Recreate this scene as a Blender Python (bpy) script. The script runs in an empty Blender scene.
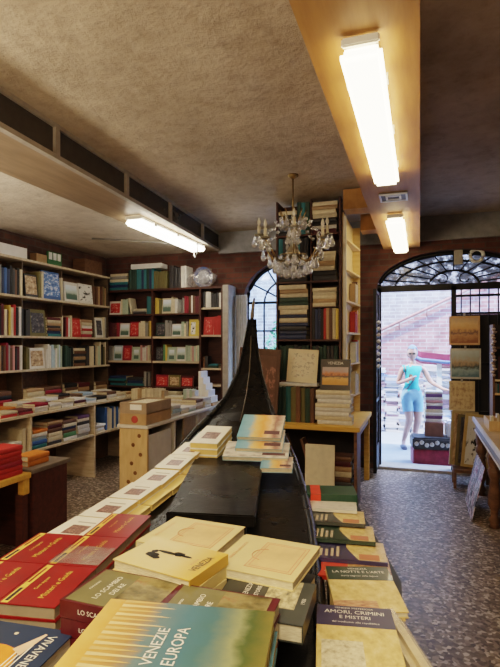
import bpy, bmesh, math, random
from mathutils import Vector, Matrix
R = random.Random(7)
D = bpy.data
SC = bpy.context.scene
COL = SC.collection
PI = math.pi
# ------------------------------------------------------------------ camera frame
TH = math.atan(170/500); CT, ST = math.cos(TH), math.sin(TH)
F = 500.0; CX, CY = 250.0, 345.0; CH = 1.6
def cw(cx, t, z):                       # camera-plan coordinates -> world
    return Vector((cx*CT - t*ST, cx*ST + t*CT, z))
def on_z(px, py, z):                    # photo measurement -> plan coords on a height
    v = (py-CY)/F; t = (CH-z)/v
    return ((px-CX)/F*t, t)
def ray(px):
    u = (px-CX)/F
    return u*CT-ST, u*ST+CT
def y_on_x(px, x):
    a, b = ray(px); return b*x/a
def x_on_y(px, y):
    a, b = ray(px); return a*y/b
# ------------------------------------------------------------------ materials
MATS = {}
def nodes(name):
    m = D.materials.new(name); m.use_nodes = True
    nt = m.node_tree; b = nt.nodes['Principled BSDF']
    return m, nt, b
def L(nt, a, b): nt.links.new(a, b)
def tc(nt, which='Object', scale=(1,1,1), rot=(0,0,0)):
    t = nt.nodes.new('ShaderNodeTexCoord'); mp = nt.nodes.new('ShaderNodeMapping')
    mp.inputs['Scale'].default_value = scale; mp.inputs['Rotation'].default_value = rot
    L(nt, t.outputs[which], mp.inputs['Vector']); return mp.outputs['Vector']
def ramp(nt, fac, stops, interp='LINEAR'):
    r = nt.nodes.new('ShaderNodeValToRGB'); e = r.color_ramp; e.interpolation = interp
    while len(e.elements) < len(stops): e.elements.new(0.5)
    for el, (p, c) in zip(e.elements, stops):
        el.position = p; el.color = (*c, 1)
    L(nt, fac, r.inputs['Fac']); return r.outputs['Color']
def noise(nt, vec, scale, detail=4, rough=.6):
    n = nt.nodes.new('ShaderNodeTexNoise'); n.inputs['Scale'].default_value = scale
    n.inputs['Detail'].default_value = detail; n.inputs['Roughness'].default_value = rough
    L(nt, vec, n.inputs['Vector']); return n.outputs['Fac']
def bump(nt, b, h, s=.3, d=.01):
    n = nt.nodes.new('ShaderNodeBump'); n.inputs['Strength'].default_value = s; n.inputs['Distance'].default_value = d
    L(nt, h, n.inputs['Height']); L(nt, n.outputs['Normal'], b.inputs['Normal'])
def mixc(nt, fac, a, b, mode='MIX'):
    m = nt.nodes.new('ShaderNodeMix'); m.data_type = 'RGBA'; m.blend_type = mode
    if isinstance(fac, float): m.inputs[0].default_value = fac
    else: L(nt, fac, m.inputs[0])
    for s, k in ((a, 6), (b, 7)):
        if isinstance(s, tuple): m.inputs[k].default_value = (*s, 1)
        else: L(nt, s, m.inputs[k])
    return m.outputs[2]
def plain(name, c, rough=.6, metal=0., var=.15, sc=12., coat=0.):
    if name in MATS: return MATS[name]
    m, nt, b = nodes(name)
    n = noise(nt, tc(nt), sc)
    lo = tuple(max(0, x*(1-var)) for x in c); hi = tuple(min(1, x*(1+var)) for x in c)
    L(nt, ramp(nt, n, [(.3, lo), (.7, hi)]), b.inputs['Base Color'])
    b.inputs['Roughness'].default_value = rough; b.inputs['Metallic'].default_value = metal
    b.inputs['Coat Weight'].default_value = coat
    MATS[name] = m; return m
def wood(name, c1, c2, scale=(2,14,14), rough=.5, bmp=.1):
    if name in MATS: return MATS[name]
    m, nt, b = nodes(name)
    n = noise(nt, tc(nt, scale=scale), 2.2, 6)
    L(nt, ramp(nt, n, [(.3, c1), (.7, c2)]), b.inputs['Base Color'])
    b.inputs['Roughness'].default_value = rough; bump(nt, b, n, bmp, .004)
    MATS[name] = m; return m
def emis(name, c, s):
    m, nt, b = nodes(name)
    b.inputs['Base Color'].default_value = (*c, 1)
    b.inputs['Emission Color'].default_value = (*c, 1); b.inputs['Emission Strength'].default_value = s
    n = noise(nt, tc(nt), 3.); L(nt, ramp(nt, n, [(0, tuple(x*.9 for x in c)), (1, c)]), b.inputs['Emission Color'])
    MATS[name] = m; return m
def art(name, stops, scale=9., kind='noise', axis=0, mixn=.25, off=0., rough=.35, stretch=(1,1,1)):
    """printed pictures: colour ramps over noise or a gradient across the sheet (Generated coordinates)"""
    if name in MATS: return MATS[name]
    m, nt, b = nodes(name)
    v = tc(nt, 'Generated', scale=stretch)
    n = noise(nt, v, scale, 5)
    if kind == 'noise': fac = n; 
    else:
        s = nt.nodes.new('ShaderNodeSeparateXYZ'); L(nt, v, s.inputs[0])
        a = nt.nodes.new('ShaderNodeMath'); a.operation = 'MULTIPLY_ADD'
        L(nt, n, a.inputs[0]); a.inputs[1].default_value = mixn
        a2 = nt.nodes.new('ShaderNodeMath'); a2.operation = 'SUBTRACT'; L(nt, s.outputs[axis], a2.inputs[0]); a2.inputs[1].default_value = mixn*.5
        L(nt, a2.outputs[0], a.inputs[2]); fac = a.outputs[0]
    L(nt, ramp(nt, fac, stops), b.inputs['Base Color']); b.inputs['Roughness'].default_value = rough
    MATS[name] = m; return m

# shelf-book cloth: the colour sits on the object
mc, nt, b = nodes('book_cloth')
oi = nt.nodes.new('ShaderNodeAttribute'); oi.attribute_name = 'tint'; n = noise(nt, tc(nt), 30.)
L(nt, mixc(nt, .35, oi.outputs['Color'], ramp(nt, n, [(.25, (.35,.33,.3)), (.75, (1,1,1))]), 'MULTIPLY'), b.inputs['Base Color'])
b.inputs['Roughness'].default_value = .5
CLOTH = mc
m, nt, b = nodes('page_edges')
w = nt.nodes.new('ShaderNodeTexNoise'); w.inputs['Scale'].default_value = 60; L(nt, tc(nt, scale=(1,1,14)), w.inputs['Vector'])
L(nt, ramp(nt, w.outputs['Fac'], [(.3, (.50,.42,.28)), (.7, (.74,.67,.50))]), b.inputs['Base Color']); b.inputs['Roughness'].default_value = .8
PAGES = m
GOLD = plain('label_gold', (.62,.47,.18), .5)
WHITE = plain('label_white', (.75,.73,.68), .6)
DARK = plain('label_dark', (.04,.035,.03), .6)
SHELFW = wood('shelf_pale_wood', (.42,.33,.22), (.62,.52,.38))
SHELFB = wood('shelf_dark_mahogany', (.035,.012,.008), (.09,.03,.018))
REDWOOD = wood('desk_red_brown', (.045,.014,.010), (.10,.03,.02))
PINE = wood('pine_knotty', (.50,.33,.15), (.66,.47,.25), scale=(9,9,2))
PLY = wood('plywood_warm', (.32,.15,.038), (.44,.235,.068), scale=(10,1.2,6), rough=.55)
YELW = wood('yellow_varnished_wood', (.52,.29,.05), (.72,.44,.10))
BROWNW = wood('brown_wood', (.10,.05,.025), (.20,.10,.05))
WHITEP = plain('white_paint', (.66,.62,.56), .5, var=.08)
BLACKM = plain('black_iron', (.012,.012,.013), .45, .4, .3)
GREYM = plain('grey_metal', (.32,.30,.27), .4, .8)
BRASS = plain('aged_brass', (.30,.21,.09), .35, .9, .3)
PLAST = plain('white_plastic', (.74,.72,.66), .35, var=.05)
CARDB = plain('cardboard', (.40,.26,.13), .8, var=.15)
PAPER = plain('white_paper', (.78,.77,.75), .7, var=.06)
CREAM = plain('cream_board', (.66,.58,.42), .6, var=.1)

# ------------------------------------------------------------------ mesh builder
class MB:
    def __init__(s): s.bm = bmesh.new()
    def box(s, c, d, mi=0, rz=0, rx=0, ry=0):
        M = Matrix.Translation(c) @ Matrix.Rotation(rz,4,'Z') @ Matrix.Rotation(ry,4,'Y') @ Matrix.Rotation(rx,4,'X') @ Matrix.Diagonal((d[0],d[1],d[2],1))
        g = bmesh.ops.create_cube(s.bm, size=1, matrix=M)
        for f in {f for v in g['verts'] for f in v.link_faces}: f.material_index = mi
        return s
    def b2(s, x0, x1, y0, y1, z0, z1, mi=0):
        return s.box(((x0+x1)/2,(y0+y1)/2,(z0+z1)/2), (abs(x1-x0),abs(y1-y0),abs(z1-z0)), mi)
    def poly(s, pts, mi=0):
        f = s.bm.faces.new([s.bm.verts.new(p) for p in pts]); f.material_index = mi; return s
    def tube(s, pts, r, n=8, mi=0, cap=True):
        pts = [Vector(p) for p in pts]; rs = r if isinstance(r, (list, tuple)) else [r]*len(pts)
        rings = []; up = Vector((0,0,1))
        for i, p in enumerate(pts):
            d = (pts[min(i+1,len(pts)-1)] - pts[max(i-1,0)]).normalized()
            a = d.cross(up if abs(d.z) < .95 else Vector((1,0,0))).normalized(); bb = d.cross(a)
            rings.append([s.bm.verts.new(p + rs[i]*(a*math.cos(2*PI*k/n) + bb*math.sin(2*PI*k/n))) for k in range(n)])
        for A, B in zip(rings, rings[1:]):
            for k in range(n):
                f = s.bm.faces.new((A[k], A[(k+1)%n], B[(k+1)%n], B[k])); f.material_index = mi; f.smooth = True
        if cap:
            for rg in (rings[0][::-1], rings[-1]):
                f = s.bm.faces.new(rg); f.material_index = mi
        return s
    def lathe(s, prof, n=16, mi=0, c=(0,0,0), axis=2):
        rings = []
        for r, z in prof:
            ring = []
            for k in range(n):
                a = 2*PI*k/n; p = [r*math.cos(a), r*math.sin(a), z]
                if axis == 1: p = [p[0], p[2], p[1]]
                if axis == 0: p = [p[2], p[0], p[1]]
                ring.append(s.bm.verts.new(Vector(p)+Vector(c)))
            rings.append(ring)
        for A, B in zip(rings, rings[1:]):
            for k in range(n):
                f = s.bm.faces.new((A[k], A[(k+1)%n], B[(k+1)%n], B[k])); f.material_index = mi; f.smooth = True
        for rg in (rings[0][::-1], rings[-1]):
            if max((v.co-rg[0].co).length for v in rg) > 1e-4:
                f = s.bm.faces.new(rg); f.material_index = mi
        return s
    def prism(s, pts, z0, z1, mi=0):            # plan polygon extruded
        A = [s.bm.verts.new((x,y,z0)) for x, y in pts]; B = [s.bm.verts.new((x,y,z1)) for x, y in pts]
        n = len(pts); fs = [s.bm.faces.new(A[::-1]), s.bm.faces.new(B)]
        for k in range(n): fs.append(s.bm.faces.new((A[k],A[(k+1)%n],B[(k+1)%n],B[k])))
        for f in fs: f.material_index = mi
        return s
    def prism_y(s, pts, y0, y1, mi=0):          # x-z polygon extruded along y
        A = [s.bm.verts.new((x,y0,z)) for x, z in pts]; B = [s.bm.verts.new((x,y1,z)) for x, z in pts]
        n = len(pts); fs = [s.bm.faces.new(A), s.bm.faces.new(B[::-1])]
        for k in range(n): fs.append(s.bm.faces.new((A[k],B[k],B[(k+1)%n],A[(k+1)%n])))
        for f in fs: f.material_index = mi
        return s
    def mesh(s, name, mats, bevel=0):
        bmesh.ops.recalc_face_normals(s.bm, faces=s.bm.faces[:])
        if bevel:
            es = [e for e in s.bm.edges if len(e.link_faces) == 2 and e.calc_face_angle(0) > .6]
            bmesh.ops.bevel(s.bm, geom=es, offset=bevel, segments=2, affect='EDGES', clamp_overlap=True)
        me = D.meshes.new(name); s.bm.to_mesh(me); s.bm.free()
        for m in (mats if isinstance(mats, (list,tuple)) else [mats]): me.materials.append(m)
        return me
    def build(s, name, mats, parent=None, loc=(0,0,0), rot=(0,0,0), bevel=0):
        return link(name, s.mesh(name, mats, bevel), parent, loc, rot)
def link(name, data, parent=None, loc=(0,0,0), rot=(0,0,0)):
    o = D.objects.new(name, data); COL.objects.link(o)
    o.location = loc; o.rotation_euler = rot; o.parent = parent
    return o
USED = {}
def tag(o, label, cat, group=None, kind=None):
    label = ' '.join(label.split())
    n = len(label.split())
    if n > 16 or n < 4: print('LABEL LEN', n, label)
    if label in USED: print('DUP LABEL', label)
    USED[label] = 1
    o['label'] = label; o['category'] = cat
    if group: o['group'] = group
    if kind: o['kind'] = kind
    return o
def thing(name, label, cat, loc=(0,0,0), rz=0, group=None, rot=None):
    o = D.objects.new(name, None); COL.objects.link(o); o.empty_display_size = .1
    o.location = loc; o.rotation_euler = rot if rot else (0,0,rz)
    return tag(o, label, cat, group)
def struct(o): o['kind'] = 'structure'; return o
def copy_tree(o, parent=None):
    c = o.copy(); COL.objects.link(c)
    if parent: c.parent = parent
    for ch in list(o.children): copy_tree(ch, c)
    return c
def text(name, s, size, mat, parent, loc, rot=(0,0,0), align='CENTER', sx=1.):
    cu = D.curves.new('lettering', 'FONT'); cu.body = s; cu.size = size
    cu.align_x = align; cu.align_y = 'CENTER'; cu.resolution_u = 2
    t = D.objects.new('lettering', cu); COL.objects.link(t)
    dg = bpy.context.evaluated_depsgraph_get(); dg.update()
    me = D.meshes.new_from_object(t.evaluated_get(dg)); me.materials.clear(); me.materials.append(mat)
    for v in me.vertices: v.co.x *= sx
    D.objects.remove(t); D.curves.remove(cu)
    return link(name, me, parent, loc, rot)
ORD = ['','first','second','third','fourth','fifth','sixth','seventh','eighth','ninth','tenth','eleventh','twelfth','thirteenth','fourteenth','fifteenth','sixteenth','seventeenth','eighteenth','nineteenth','twentieth','twenty-first','twenty-second','twenty-third','twenty-fourth','twenty-fifth','twenty-sixth','twenty-seventh','twenty-eighth','twenty-ninth','thirtieth'] + ['thirty-%s' % k for k in ('first','second','third','fourth','fifth','sixth','seventh','eighth','ninth')]

# ------------------------------------------------------------------ the setting
XL, XR, YE, YB = -4.62, 2.3, 6.65, -2.6
ZC, ZL = 3.2, 2.95
# floor: speckled terrazzo
m, nt, b = nodes('terrazzo')
v = nt.nodes.new('ShaderNodeTexVoronoi'); v.inputs['Scale'].default_value = 48; L(nt, tc(nt), v.inputs['Vector'])
s = nt.nodes.new('ShaderNodeSeparateColor'); L(nt, v.outputs['Color'], s.inputs[0])
c = ramp(nt, s.outputs[0], [(0,(.06,.04,.028)), (.4,(.165,.12,.085)), (.75,(.30,.235,.18)), (1,(.66,.57,.47))])
n2 = noise(nt, tc(nt), 1.2)
L(nt, mixc(nt, .6, c, ramp(nt, n2, [(.3,(.62,.6,.58)),(.7,(1,1,1))]), 'MULTIPLY'), b.inputs['Base Color'])
b.inputs['Roughness'].default_value = .36
struct(MB().b2(XL-.2, XR+.2, YB-.2, YE+.02, -.12, 0).build('floor', m))
# ceiling plaster
def plaster(name, lo, mid, hi):
    m, nt, b = nodes(name)
    vec = tc(nt); a = noise(nt, vec, .9, 6, .65); f = noise(nt, vec, 9., 8, .7)
    c1 = ramp(nt, a, [(.3, lo), (.5, mid), (.7, hi)])
    L(nt, mixc(nt, .5, c1, ramp(nt, f, [(.33,(.55,.52,.48)),(.5,(.9,.89,.87)),(.65,(1,1,1))]), 'MULTIPLY'), b.inputs['Base Color'])
    b.inputs['Roughness'].default_value = .85; bump(nt, b, f, .7, .03); return m
PL1 = plaster('ceiling_plaster', (.33,.26,.18), (.46,.37,.265), (.58,.475,.35))
PL2 = plaster('ceiling_plaster_pale', (.40,.34,.26), (.60,.52,.42), (.74,.66,.55))
struct(MB().b2(-2.75, XR+.2, YB-.2, YE+.3, ZC, ZC+.15).build('ceiling', PL1))
struct(MB().b2(XL-.2, -2.9, YB-.2, YE+.3, ZL, ZL+.4).build('ceiling_left', PL2))
# lowered duct with a strip of dark panes along the aisle
def dx(y): return -2.47 - (y-2.44)*.06
y0, y1 = YB, YE
duct = MB(); duct.prism([(dx(y0)-.02,y0),(dx(y1)-.02,y1),(-3.07,y1),(-3.07,y0)], ZL-.012, ZC+.01)
dk = struct(duct.build('trim_1', wood('duct_board', (.20,.14,.085), (.31,.22,.14), scale=(8,1,6))))
fr = MB(); an = math.atan(-.06)
def strip(mb, ya, yb, za, zb, d0, d1, mi=0):
    mb.prism([(dx(ya)+d0,ya),(dx(yb)+d0,yb),(dx(yb)+d1,yb),(dx(ya)+d1,ya)], za, zb, mi)
strip(fr, y0, y1, ZL-.012, ZL+.022, -.02, .03); strip(fr, y0, y1, ZC-.03, ZC, -.02, .02)
posts = [y_on_x(57,-2.49), y_on_x(129,-2.53), y_on_x(173,-2.58), y_on_x(205,-2.64)]
yy = [-1.6, -.4, .8, 1.8] + posts
for yp in yy: strip(fr, yp-.025, yp+.025, ZL, ZC, -.02, .022)
struct(fr.build('frame', plain('duct_frame', (.33,.29,.24), .6), dk))
pn = MB(); strip(pn, y0, y1, ZL+.02, ZC-.03, -.022, -.005)
pn.build('pane', plain('duct_pane', (.055,.05,.045), .25), dk)
# beam of plywood with the lamps
struct(MB().b2(-.44, 0, YB, YE-.06, 2.82, ZC).build('trim_2', PLY))
struct(MB().b2(-.74, -.44, 5.12, 5.34, 2.98, 3.18).build('trim_3', PLY))
struct(MB().b2(-.64, -.44, 5.78, 6.0, 2.9, 3.08).build('trim_4', PLY))
# brick
def brick(name, c1, c2, mortar, plane='xz', sc=1., bs=.5):
    m, nt, b = nodes(name)
    t = nt.nodes.new('ShaderNodeTexCoord'); sp = nt.nodes.new('ShaderNodeSeparateXYZ'); L(nt, t.outputs['Object'], sp.inputs[0])
    cb = nt.nodes.new('ShaderNodeCombineXYZ'); L(nt, sp.outputs[0 if plane=='xz' else 1], cb.inputs[0]); L(nt, sp.outputs[2], cb.inputs[1])
    br = nt.nodes.new('ShaderNodeTexBrick'); L(nt, cb.outputs[0], br.inputs['Vector'])
    br.inputs['Scale'].default_value = sc; br.inputs['Brick Width'].default_value = .25; br.inputs['Row Height'].default_value = .075
    br.inputs['Mortar Size'].default_value = .008
    br.inputs['Color1'].default_value = (*c1,1); br.inputs['Color2'].default_value = (*c2,1); br.inputs['Mortar'].default_value = (*mortar,1)
    n = noise(nt, t.outputs['Object'], 5., 6)
    L(nt, mixc(nt, .7, br.outputs['Color'], ramp(nt, n, [(.3,(.35,.32,.3)),(.62,(1,1,1))]), 'MULTIPLY'), b.inputs['Base Color'])
    b.inputs['Roughness'].default_value = .85; bump(nt, b, br.outputs['Fac'], -bs, .01); return m
BRX = brick('brick_end', (.15,.055,.038), (.085,.035,.027), (.10,.065,.05))
BRY = brick('brick_side', (.13,.055,.038), (.085,.04,.03), (.10,.07,.055), 'yz')
struct(MB().b2(XL-.2, XL, YB, YE+.25, 0, ZC).build('wall_left', BRY))
struct(MB().b2(XR, XR+.2, YB, YE+.25, 0, ZC).build('wall_right', BRY))
struct(MB().b2(XL-.2, XR+.2, YB-.2, YB, 0, ZC).build('wall_back', plain('back_wall', (.30,.25,.19), .8)))
# end wall with an arched doorway and an arched window
DCX, DHW, DSP, DRI = .40, .93, 2.34, .44
WCX, WHW, WSP, WRI, WSI = -1.755, .61, 2.2, .56, 1.0
def arch(x, c, hw, sp, ri):
    q = max(0., 1-((x-c)/hw)**2); return sp + ri*q**.5
xs = sorted(set([XL] + [WCX-WHW+2*WHW*(.5-.5*math.cos(PI*k/20)) for k in range(21)] + [DCX-DHW+2*DHW*(.5-.5*math.cos(PI*k/28)) for k in range(29)] + [XR]))
def opening(x0, x1):
    mx = (x0+x1)/2
    if abs(mx-WCX) < WHW: return WSI, (WCX,WHW,WSP,WRI)
    if abs(mx-DCX) < DHW: return 0., (DCX,DHW,DSP,DRI)
    return None
wb = MB(); T = .24
for x0, x1 in zip(xs, xs[1:]):
    if x1-x0 < 1e-5: continue
    op = opening(x0, x1)
    segs = [((0,0),(ZC,ZC))]
    if op:
        a0, a1 = arch(x0,*op[1]), arch(x1,*op[1]); segs = [((a0,a1),(ZC,ZC))]
        if op[0] > 0: segs.append(((0,0),(op[0],op[0])))
    for (l0,l1),(h0,h1) in segs:
        wb.prism_y([(x0,l0),(x1,l1),(x1,h1),(x0,h0)], YE, YE+T)
bmesh.ops.remove_doubles(wb.bm, verts=wb.bm.verts[:], dist=1e-5)
wall_end = struct(wb.build('wall_end', BRX))
struct(MB().b2(-2.72, XR, YE-.05, YE, 2.9, ZC).build('trim_5', plain('plaster_strip', (.24,.24,.25), .8)))
struct(MB().b2(DCX-DHW, DCX+DHW, YE+.0, YE+.3, 0, .035).build('trim_6', plain('stone_sill', (.33,.30,.27), .6)))
# glass that lets most light through
m, nt, b = nodes('window_glass'); out = nt.nodes['Material Output']
tr = nt.nodes.new('ShaderNodeBsdfTransparent'); tr.inputs[0].default_value = (.78,.90,.98,1)
gl = nt.nodes.new('ShaderNodeBsdfGlossy'); gl.inputs['Roughness'].default_value = .08
mx = nt.nodes.new('ShaderNodeMixShader'); mx.inputs[0].default_value = .08
L(nt, tr.outputs[0], mx.inputs[1]); L(nt, gl.outputs[0], mx.inputs[2]); L(nt, mx.outputs[0], out.inputs[0])
GLASS = m
m, nt, b = nodes('clear_plastic'); out = nt.nodes['Material Output']
tr = nt.nodes.new('ShaderNodeBsdfTransparent'); gl = nt.nodes.new('ShaderNodeBsdfGlossy'); gl.inputs['Roughness'].default_value = .15
gl.inputs[0].default_value = (.8,.76,.74,1)
df = nt.nodes.new('ShaderNodeBsdfDiffuse'); df.inputs[0].default_value = (.55,.50,.50,1)
m2 = nt.nodes.new('ShaderNodeMixShader'); m2.inputs[0].default_value = .55; L(nt, gl.outputs[0], m2.inputs[1]); L(nt, df.outputs[0], m2.inputs[2])
mx = nt.nodes.new('ShaderNodeMixShader')
L(nt, ramp(nt, noise(nt, tc(nt), 14., 3), [(.35,(.08,)*3),(.75,(.5,)*3)]), mx.inputs[0])
L(nt, tr.outputs[0], mx.inputs[1]); L(nt, m2.outputs[0], mx.inputs[2]); L(nt, mx.outputs[0], out.inputs[0])
CLEAR = m
def arcpts(c, hw, sp, ri, y, n=24, k0=0, k1=1.):
    return [(c-hw*math.cos(PI*(k0+(k1-k0)*k/n)), y, sp+ri*math.sin(PI*(k0+(k1-k0)*k/n))) for k in range(n+1)]
win = struct(MB().b2(WCX-WHW, WCX+WHW, YE+.1, YE+.2, WSI-.02, WSI+.04).build('window_1', BLACKM))
wf = MB(); yw = YE+.14
wf.tube([(WCX-WHW+.02,yw,WSI)] + arcpts(WCX, WHW-.02, WSP, WRI-.02, yw) + [(WCX+WHW-.02,yw,WSI)], .028)
wf.tube(arcpts(WCX, WHW*.55, WSP, WRI*.55, yw), .014)
for a in (30, 60, 90, 120, 150):
    ca, sa = math.cos(math.radians(a)), math.sin(math.radians(a))
    wf.tube([(WCX+WHW*.1*ca, yw, WSP+WRI*.1*sa), (WCX+(WHW-.03)*ca, yw, WSP+(WRI-.03)*sa)], .012)
wf.tube([(WCX-WHW,yw,WSP),(WCX+WHW,yw,WSP)], .02)
for k in (-.34, 0, .34): wf.tube([(WCX+k,yw,WSI),(WCX+k,yw,WSP)], .014)
for z in (1.4, 1.8): wf.tube([(WCX-WHW,yw,z),(WCX+WHW,yw,z)], .012)
wf.build('window_frame', BLACKM, win)
g = MB(); pts = [(WCX-WHW,WSI)] + [(p[0],p[2]) for p in arcpts(WCX, WHW, WSP, WRI, 0)] + [(WCX+WHW,WSI)]
g.poly([(x, YE+.17, z) for x, z in pts]).build('pane', GLASS, win)
# iron fanlight and gates in the doorway
yd = YE+.12
fan = struct(MB().b2(DCX-DHW, DCX+DHW, yd-.03, yd+.03, DSP-.05, DSP+.03).build('door_1', BLACKM))
f = MB(); f.tube(arcpts(DCX, DHW-.02, DSP, DRI-.02, yd, 32), .03)
f.tube(arcpts(DCX, DHW*.76, DSP, DRI*.72, yd, 28), .014); f.tube(arcpts(DCX, DHW*.32, DSP, DRI*.45, yd, 16), .016)
for a in range(15, 180, 15):
    ca, sa = math.cos(math.radians(a)), math.sin(math.radians(a))
    f.tube([(DCX+DHW*.32*ca, yd, DSP+DRI*.45*sa), (DCX+(DHW-.03)*ca, yd, DSP+(DRI-.03)*sa)], .010, 6)
for sx in (-1, 1):
    f.tube([(DCX+sx*(.06+.11*math.cos(a)*(1-a/9)+.08), yd, DSP+.09+.09*math.sin(a)*(1-a/9)) for a in [k*.45 for k in range(15)]], .010, 6)
f.build('fanlight_bars', BLACKM, fan)
m, nt, b = nodes('dimming_glass'); out = nt.nodes['Material Output']  # mottled dark opacity put into the pane to dim the fanlight
tr = nt.nodes.new('ShaderNodeBsdfTransparent'); b.inputs['Base Color'].default_value = (.05,.05,.055,1); b.inputs['Roughness'].default_value = .2
mx = nt.nodes.new('ShaderNodeMixShader'); L(nt, ramp(nt, noise(nt, tc(nt), 9., 5, .7), [(.34,(.15,)*3),(.50,(.95,)*3)]), mx.inputs[0])
L(nt, tr.outputs[0], mx.inputs[1]); L(nt, b.outputs[0], mx.inputs[2]); L(nt, mx.outputs[0], out.inputs[0])
MB().poly([(p[0], yd+.02, p[2]) for p in arcpts(DCX, DHW-.01, DSP, DRI-.01, 0, 32)]).build('pane', m, fan)
post = MB().b2(DCX-.03, DCX+.03, yd-.03, yd+.03, .03, DSP)
post.b2(DCX-DHW, DCX-DHW+.05, yd-.03, yd+.03, .03, DSP).b2(DCX+DHW-.05, DCX+DHW, yd-.03, yd+.03, .03, DSP)
post.build('door_post', BLACKM, fan)
# right fixed leaf
lf = struct(MB().b2(DCX+.03, DCX+DHW-.05, yd-.015, yd+.015, .06, .12).build('door_2', BLACKM))
q = MB()
for k in range(8): q.b2(DCX+.08+k*.105, DCX+.095+k*.105, yd-.012, yd+.012, .1, DSP-.05)
for z in (.75, 1.35, 1.98, 2.2): q.b2(DCX+.03, DCX+DHW-.05, yd-.014, yd+.014, z, z+.03)
q.build('bars', BLACKM, lf)
pm = MB().b2(DCX+.03, DCX+DHW-.02, yd+.03, yd+.06, .05, 1.98)
pm.build('backing_panel', plain('dark_panel', (.022,.018,.018), .7), lf)
# left leaf, swung inwards against the yellow table
l2 = struct(MB().b2(-.53, -.50, 6.20, 6.64, .05, .32).build('door_3', BLACKM))
q = MB()
for y in (6.20, 6.60): q.b2(-.535, -.495, y, y+.04, .05, 2.28)
for z in (.32, .9, 1.5, 2.24): q.b2(-.53, -.50, 6.2, 6.64, z, z+.035)
for y in (6.29, 6.37, 6.45, 6.53): q.b2(-.522, -.508, y, y+.014, .3, 2.26)
for zc in (.62, 1.2, 1.85):
    q.tube([(-.515, 6.42+.14*math.cos(a)*(1-a/11), zc+.16*math.sin(a)*(1-a/11)) for a in [k*.5 for k in range(18)]], .010, 6)
q.build('bars', BLACKM, l2)

# ------------------------------------------------------------------ outside
PAVE = plain('courtyard_paving', (.30,.33,.38), .7, var=.12, sc=5)
struct(MB().b2(-6, 7, YE+.26, 13, -.12, 0).build('ground', PAVE))
BRO = brick('brick_pale', (.44,.36,.33), (.30,.24,.23), (.50,.48,.48), bs=.6)
BRP = brick('brick_pink', (.36,.14,.13), (.42,.22,.20), (.44,.34,.33), bs=.6)
struct(MB().b2(-7, 8, 11.2, 11.4, -.1, 6).build('wall_courtyard', BRO))
# stair flank rising to the right
def oz(py, px, y):
    a, b_ = ray(px); t = y/b_; return CH + (CY-py)/F*t
xa, xb = x_on_y(360, 10.7), x_on_y(500, 10.7)
za, zb = oz(343, 360, 10.7), oz(278, 500, 10.7)
st = MB().prism_y([(xa,0),(xb,0),(xb,zb),(xa,za)], 10.7, 11.15)
struct(st.build('wall_stair', BRP))
hr = MB().tube([(xa,10.62,za+.06),(xb,10.62,zb+.06)], .028)
for k in range(5):
    x = xa+(xb-xa)*(k+.5)/5; z = za+(zb-za)*(k+.5)/5
    hr.tube([(x,10.62,z+.05),(x,10.72,z-.12)], .015, 6)
tag(hr.build('handrail', plain('rail_pink', (.34,.15,.12), .6)), 'pinkish sloping handrail rising to the right along the courtyard stair wall', 'handrail')
# wall of weathered books piled in the courtyard
m, nt, b = nodes('weathered_books')
ge = nt.nodes.new('ShaderNodeNewGeometry')
L(nt, ramp(nt, ge.outputs['Random Per Island'], [(0,(.52,.49,.49)),(.45,(.60,.57,.58)),(.62,(.33,.20,.22)),(.8,(.26,.29,.42)),(1,(.55,.48,.42))], 'CONSTANT'), b.inputs['Base Color'])
b.inputs['Roughness'].default_value = .8
wbk = MB()
for i in range(8):
    px = 366 + i*13; x = x_on_y(px, 9.7); z = 0; top = (.95, 1.15, 1.0, .85, .95, 1.2, 1.3, 1.35)[i]
    while z < top:
        h = R.uniform(.03,.06); wbk.box((x+R.uniform(-.02,.02), 9.7+R.uniform(-.03,.03), z+h/2), (R.uniform(.2,.25), .3, h-.004), rz=R.uniform(-.08,.08)); z += h
tag(wbk.build('weathered_books', m), 'pale weathered books piled into a wall in the sunny courtyard', 'books', kind='stuff')
# red boat lying on the pile
bo = thing('red_boat', 'red boat hull with a blue stripe beyond the woman in the courtyard', 'boat', (x_on_y(458,9.2), 9.2, 0))
prof = [(-.75,1.36,.02),(-.6,1.28,.10),(-.2,1.24,.17),(.3,1.24,.19),(.8,1.28,.17)]
h = MB(); rr = []
for x, zk, w in prof:
    rr.append([h.bm.verts.new((x,-w,zk+.2)), h.bm.verts.new((x,-w*.8,zk+.06)), h.bm.verts.new((x,0,zk)), h.bm.verts.new((x,w*.8,zk+.06)), h.bm.verts.new((x,w,zk+.2))])
for A, B in zip(rr, rr[1:]):
    for k in range(4): h.bm.faces.new((A[k],A[k+1],B[k+1],B[k]))
h.bm.faces.new(rr[-1]); h.bm.faces.new(rr[0])
h.build('hull', plain('boat_red', (.30,.05,.08), .5), bo)
st = MB().tube([(x,-w-.012,zk+.07) for x, zk, w in prof], .03); st.build('stripe', plain('boat_blue', (.08,.12,.25), .5), bo)
for x in (-.3, .5): MB().b2(x-.04, x+.04, -.05, .05, 0, 1.28).build('leg', WHITEP, bo)
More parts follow.
